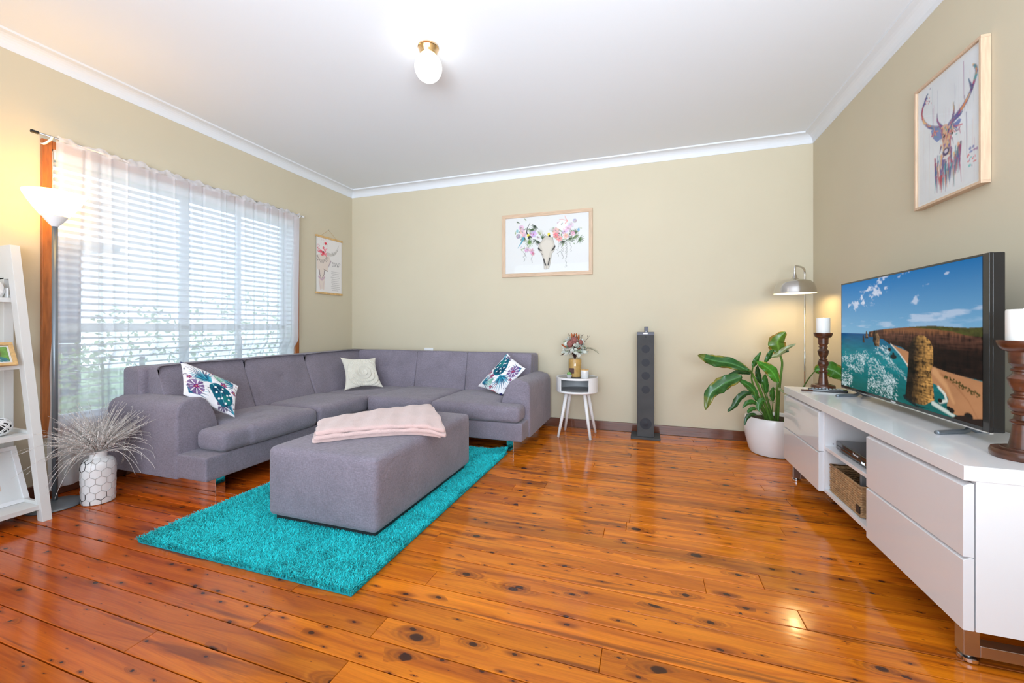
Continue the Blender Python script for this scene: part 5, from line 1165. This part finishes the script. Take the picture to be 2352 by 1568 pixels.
# ---------------------------------------------------------------- torchiere
to=empty('torchiere_lamp',(-3.245,1.395,0),'grey metal torchiere floor lamp with glowing glass bowl by the ladder shelf','floor lamp')
TX,TY=-3.245,1.397
lathe('base',[(0,0),(.120,0),(.123,.004),(.120,.012),(.10,.020),(.03,.030),(.014,.034),(0,.034)],M_pewter,to,seg=56,c=(TX,TY,0))
tube('pole',[(TX,TY,.03),(TX,TY,1.62)],.0125,M_pewter,to,seg=16)
lathe('cup',[(0,0),(.013,0),(.018,.006),(.040,.035),(.056,.062),(.054,.062),(0,.05)],M_satin,to,seg=40,c=(TX,TY,1.612))
lathe('glass_bowl',[(.050,0),(.060,.006),(.085,.045),(.108,.085),(.124,.118),(.130,.134),(.127,.134),(.105,.09),(.08,.05),(.055,.012),(0,.006)],M_lampglow,to,seg=56,c=(TX,TY,1.668))
# ---------------------------------------------------------------- vase with dried grass
vz=empty('hexagon_vase',(-3.09,1.515,0),'white ceramic bottle vase with raised hexagon lines on the floor','vase')
QX,QY=-3.085,1.515
vp=[(0,0),(.066,0),(.072,.004),(.074,.02),(.075,.10),(.077,.18),(.077,.215),(.072,.238),(.060,.254),(.046,.262),(.040,.266),(.0385,.275),(.039,.298),(.0405,.302),(.036,.302),(.035,.27),(0,.262)]
lathe('body',vp,M_ceram,vz,seg=56,c=(QX,QY,0))
def vr(z):
    for (r0,z0_),(r1,z1_) in zip(vp[1:13],vp[2:14]):
        if z0_<=z<=z1_ and z1_>z0_: return r0+(r1-r0)*(z-z0_)/(z1_-z0_)
    return .04
nc=10; hs_=.0283; W_=[];B_=[]; R=random.Random(8)
def hp(a,z): r_=vr(z)+.0004; return (QX+r_*math.cos(a),QY+r_*math.sin(a),z)
blk={(0,7),(1,7),(0,8),(5,7),(5,6),(6,7),(1,9),(6,8),(0,9)}
for rw in range(-1,8):
    for c_ in range(nc):
        a0=2*PI*(c_+(.5 if rw%2 else 0))/nc; z0_=.012+rw*hs_*1.5; da=PI/nc
        cor=[(a0-da,z0_-hs_*.5),(a0,z0_-hs_),(a0+da,z0_-hs_*.5),(a0+da,z0_+hs_*.5)]
        for (a,z),(b,z2) in zip(cor,cor[1:]):
            zz0,zz1=max(.004,min(z,.262)),max(.004,min(z2,.262))
            if (z<.0 and z2<0) or (z>.27 and z2>.27): continue
            pts=[hp(a+(b-a)*t/4,zz0+(zz1-zz0)*t/4) for t in range(5)]
            (B_ if (rw,c_) in blk else W_).append(tubeg(pts,.0018,5,False))
V,F=multi(W_); mobj('raised_lines',V,F,M_grout,vz,smooth=True)
if B_: V,F=multi(B_); mobj('black_lines',V,F,M_ink,vz,smooth=True)
dg=empty('dried_grass_bunch',(QX,QY,.30),'bunch of dried grey grass stems in the hexagon vase beside the sofa','dried grass')
G=[]; R=random.Random(77)
for k in range(300):
    th_=R.uniform(0,2*PI); droopy=R.random(); L=R.uniform(.17,.33) if k>60 else R.uniform(.24,.36); el=R.uniform(.70,1.52) if k>60 else R.uniform(.35,1.1)
    hd=Vector((math.cos(th_)*.75,math.sin(th_),0)); p=Vector((QX,QY,.28))+hd*.015; v=hd*math.cos(el)+Vector((0,0,math.sin(el))); pts=[p.copy()]
    for s in range(12):
        p=p+v*L/12; v=(v+Vector((0,0,-(.045 if k>60 else .10+.10*droopy)))+hd*.02).normalized()
        if p.x<XL+.16: p.x=XL+.16
        if p.y>1.70 : p.y=1.70-(p.y-1.70)*.1
        pts.append(p.copy())
    G.append(tubeg([tuple(q) for q in pts],[.0013*(1-.6*i/12) for i in range(13)],4))
    for s in range(3,12):
        for h_ in range(4):
            t=h_/4; q=pts[s].lerp(pts[s+1] if s<12 else pts[s],t); d=Vector((R.gauss(0,1),R.gauss(0,1),R.gauss(0,1))).normalized(); l_=.0095*(1-.05*s); e_=d.cross(v).normalized()*.0026
            a=q; b=q+d*l_; G.append(([tuple(a),tuple(a+d*l_*.5+e_),tuple(b),tuple(a+d*l_*.5-e_)],[(0,1,2,3)]))
V,F=multi(G); mobj('stems',V,F,M_grass,dg,kind='stuff')
# ---------------------------------------------------------------- ladder shelf
ld=empty('ladder_shelf',(-3.26,1.05,0),'white painted wooden ladder shelf leaning on the left wall','shelf')
YR0,YR1,YL0,YL1=1.262,1.300,.76,.798
def stile(yy0,yy1):
    bm=bmesh.new()
    pr=[(-3.085,0),(-3.040,0),(-3.350,1.49),(-3.455,1.49),(-3.455,1.30),(-3.412,1.27),(-3.375,1.30)]
    pr=[(-3.040,0),(-3.350,1.49),(-3.455,1.49),(-3.455,1.30),(-3.366,1.30),(-3.088,0)]
    vs=[[bm.verts.new((x,yy,z)) for x,z in pr] for yy in (yy0,yy1)]; n=len(pr)
    bm.faces.new(vs[0]); bm.faces.new(vs[1][::-1])
    for i in range(n): bm.faces.new((vs[0][i],vs[0][(i+1)%n],vs[1][(i+1)%n],vs[1][i]))
    bobj('front_stile',bm,M_ladder,ld,bev=.0015); box('rear_stile',-3.455,-3.412,yy0,yy1,0,1.31,M_ladder,ld,bev=.0015)
stile(YR0,YR1); stile(YL0,YL1)
SH=[(-3.346,1.170,1.195),(-3.256,.803,.828),(-3.164,.432,.457),(-3.072,.060,.085)]
for xf,z0_,z1_ in SH:
    s=box('shelf',-3.41,xf,YL1,YR0+.006,z0_,z1_,M_ladder,ld,bev=.0015)
    box('side_rail',-3.41,xf-.02,YR0-.002,YR0+.012,z1_,z1_+.018,M_ladder,ld,bev=.001)
def face():
    A=Art(70,60,(120,170,80)); A.noisy(.5,6,5,2)
    A.poly([(.1,1),(.2,.75),(.45,.62),(.7,.62),(.92,.75),(1,1)],(60,130,140)); A.noisy(.15,20,20,5)
    for k in range(40): A.blob(random.uniform(.1,1),random.uniform(.75,1),.02,.02,random.choice([(200,220,220),(30,60,90),(120,60,80)]),.7)
    A.blob(.52,.42,.27,.34,(92,66,50)); A.blob(.52,.46,.20,.25,(222,176,150)); A.blob(.52,.22,.22,.09,(92,66,50)); A.blob(.44,.42,.02,.016,(50,40,40)); A.blob(.60,.42,.02,.016,(50,40,40)); A.blob(.52,.49,.018,.02,(205,150,125)); A.stroke([(.43,.56),(.52,.62),(.61,.56)],.03,.03,(240,230,225)); A.stroke([(.43,.55),(.52,.60),(.61,.55)],.008,.008,(170,70,70))
    A.stroke([(.34,.25),(.52,.17),(.70,.25)],.05,.05,(205,190,190)); return A
frame('photo_frame','small oak framed photo of a smiling child on the ladder shelf',(-3.268,1.07,.952),(0,.170,0),(.062,0,-.120),.014,.016,(.888,0,.459),M_dowel,M_dowel,face(),.008,True,cat='photo frame')
def hands():
    A=Art(50,60,(226,200,188)); A.blob(.5,.5,.5,.45,(205,150,130),.8); A.blob(.4,.35,.25,.2,(180,120,105),.7); A.stroke([(.2,.6),(.5,.5),(.8,.65)],.05,.03,(120,75,65),.8,3); A.stroke([(.3,.4),(.6,.45)],.02,.02,(90,60,55),.7); return A
frame('large_photo_frame','large white picture frame with small photo leaning on the lowest ladder shelf',(-3.345,.985,.372),(0,.298,0),(.140,0,-.285),.018,.022,(.897,0,.441),M_white,M_white,hands(),.066,True,cat='photo frame')
bl_=empty('woven_ball',(-3.245,1.185,.505),'black and white woven decorative ball on the third ladder shelf','ornament')
G=[]
for k in range(24):
    ax=Vector((math.sin(k*1.7),math.cos(k*2.3),math.sin(k*.9+1))).normalized(); u_=ax.orthogonal().normalized(); w_=ax.cross(u_)
    pts=[tuple(Vector((-3.245,1.185,.505))+(u_*math.cos(2*PI*i/24)+w_*math.sin(2*PI*i/24))*.0455) for i in range(25)]; G.append(tubeg(pts,.0024,6,False))
V,F=multi(G); mobj('white_weave',V,F,M_satin,bl_,smooth=True)
lathe('dark_core',[(0,-.042)]+[(.042*math.sin(a),-.042*math.cos(a)) for a in [PI*i/14 for i in range(1,14)]]+[(0,.042)],M_blackm,bl_,seg=24,c=(-3.245,1.185,.505))
gp=empty('faceted_pot',(-3.385,1.225,1.195),'white faceted pot with small succulent on the top ladder shelf','plant pot')
bm=bmesh.new(); rr=[]
for r_,z,o_ in ((.022,0,0),(.034,.030,.5),(.030,.060,0),(.024,.085,.5)): rr.append([bm.verts.new((-3.385+r_*math.cos(2*PI*(i+o_)/7),1.222+r_*math.sin(2*PI*(i+o_)/7),1.195+z)) for i in range(7)])
for q,(a,b) in enumerate(zip(rr,rr[1:])):
    for i in range(7):
        j=(i+1)%7
        if q%2==0: bm.faces.new((a[i],a[j],b[i])); bm.faces.new((a[j],b[j],b[i]))
        else: bm.faces.new((a[i],b[j],b[i])); bm.faces.new((a[i],a[j],b[j]))
bm.faces.new(rr[0][::-1]); bm.faces.new(rr[-1]); bobj('pot',bm,M_ceram,gp)
for k in range(9): 
    lm=LM['g']; o=putleaf(lm,(-3.385,1.222,1.278),(math.cos(k*.7),math.sin(k*.7),1.4),gp,s=.6); o.data=LM.setdefault('suc',leafmesh('leaf',.036,.009,M_stem,.1))
box('white_block',-3.41,-3.36,1.255,1.262-.0,1.195,1.250,M_satin,None,bev=.002,label='small white block behind the faceted pot on the top ladder shelf',cat='ornament')
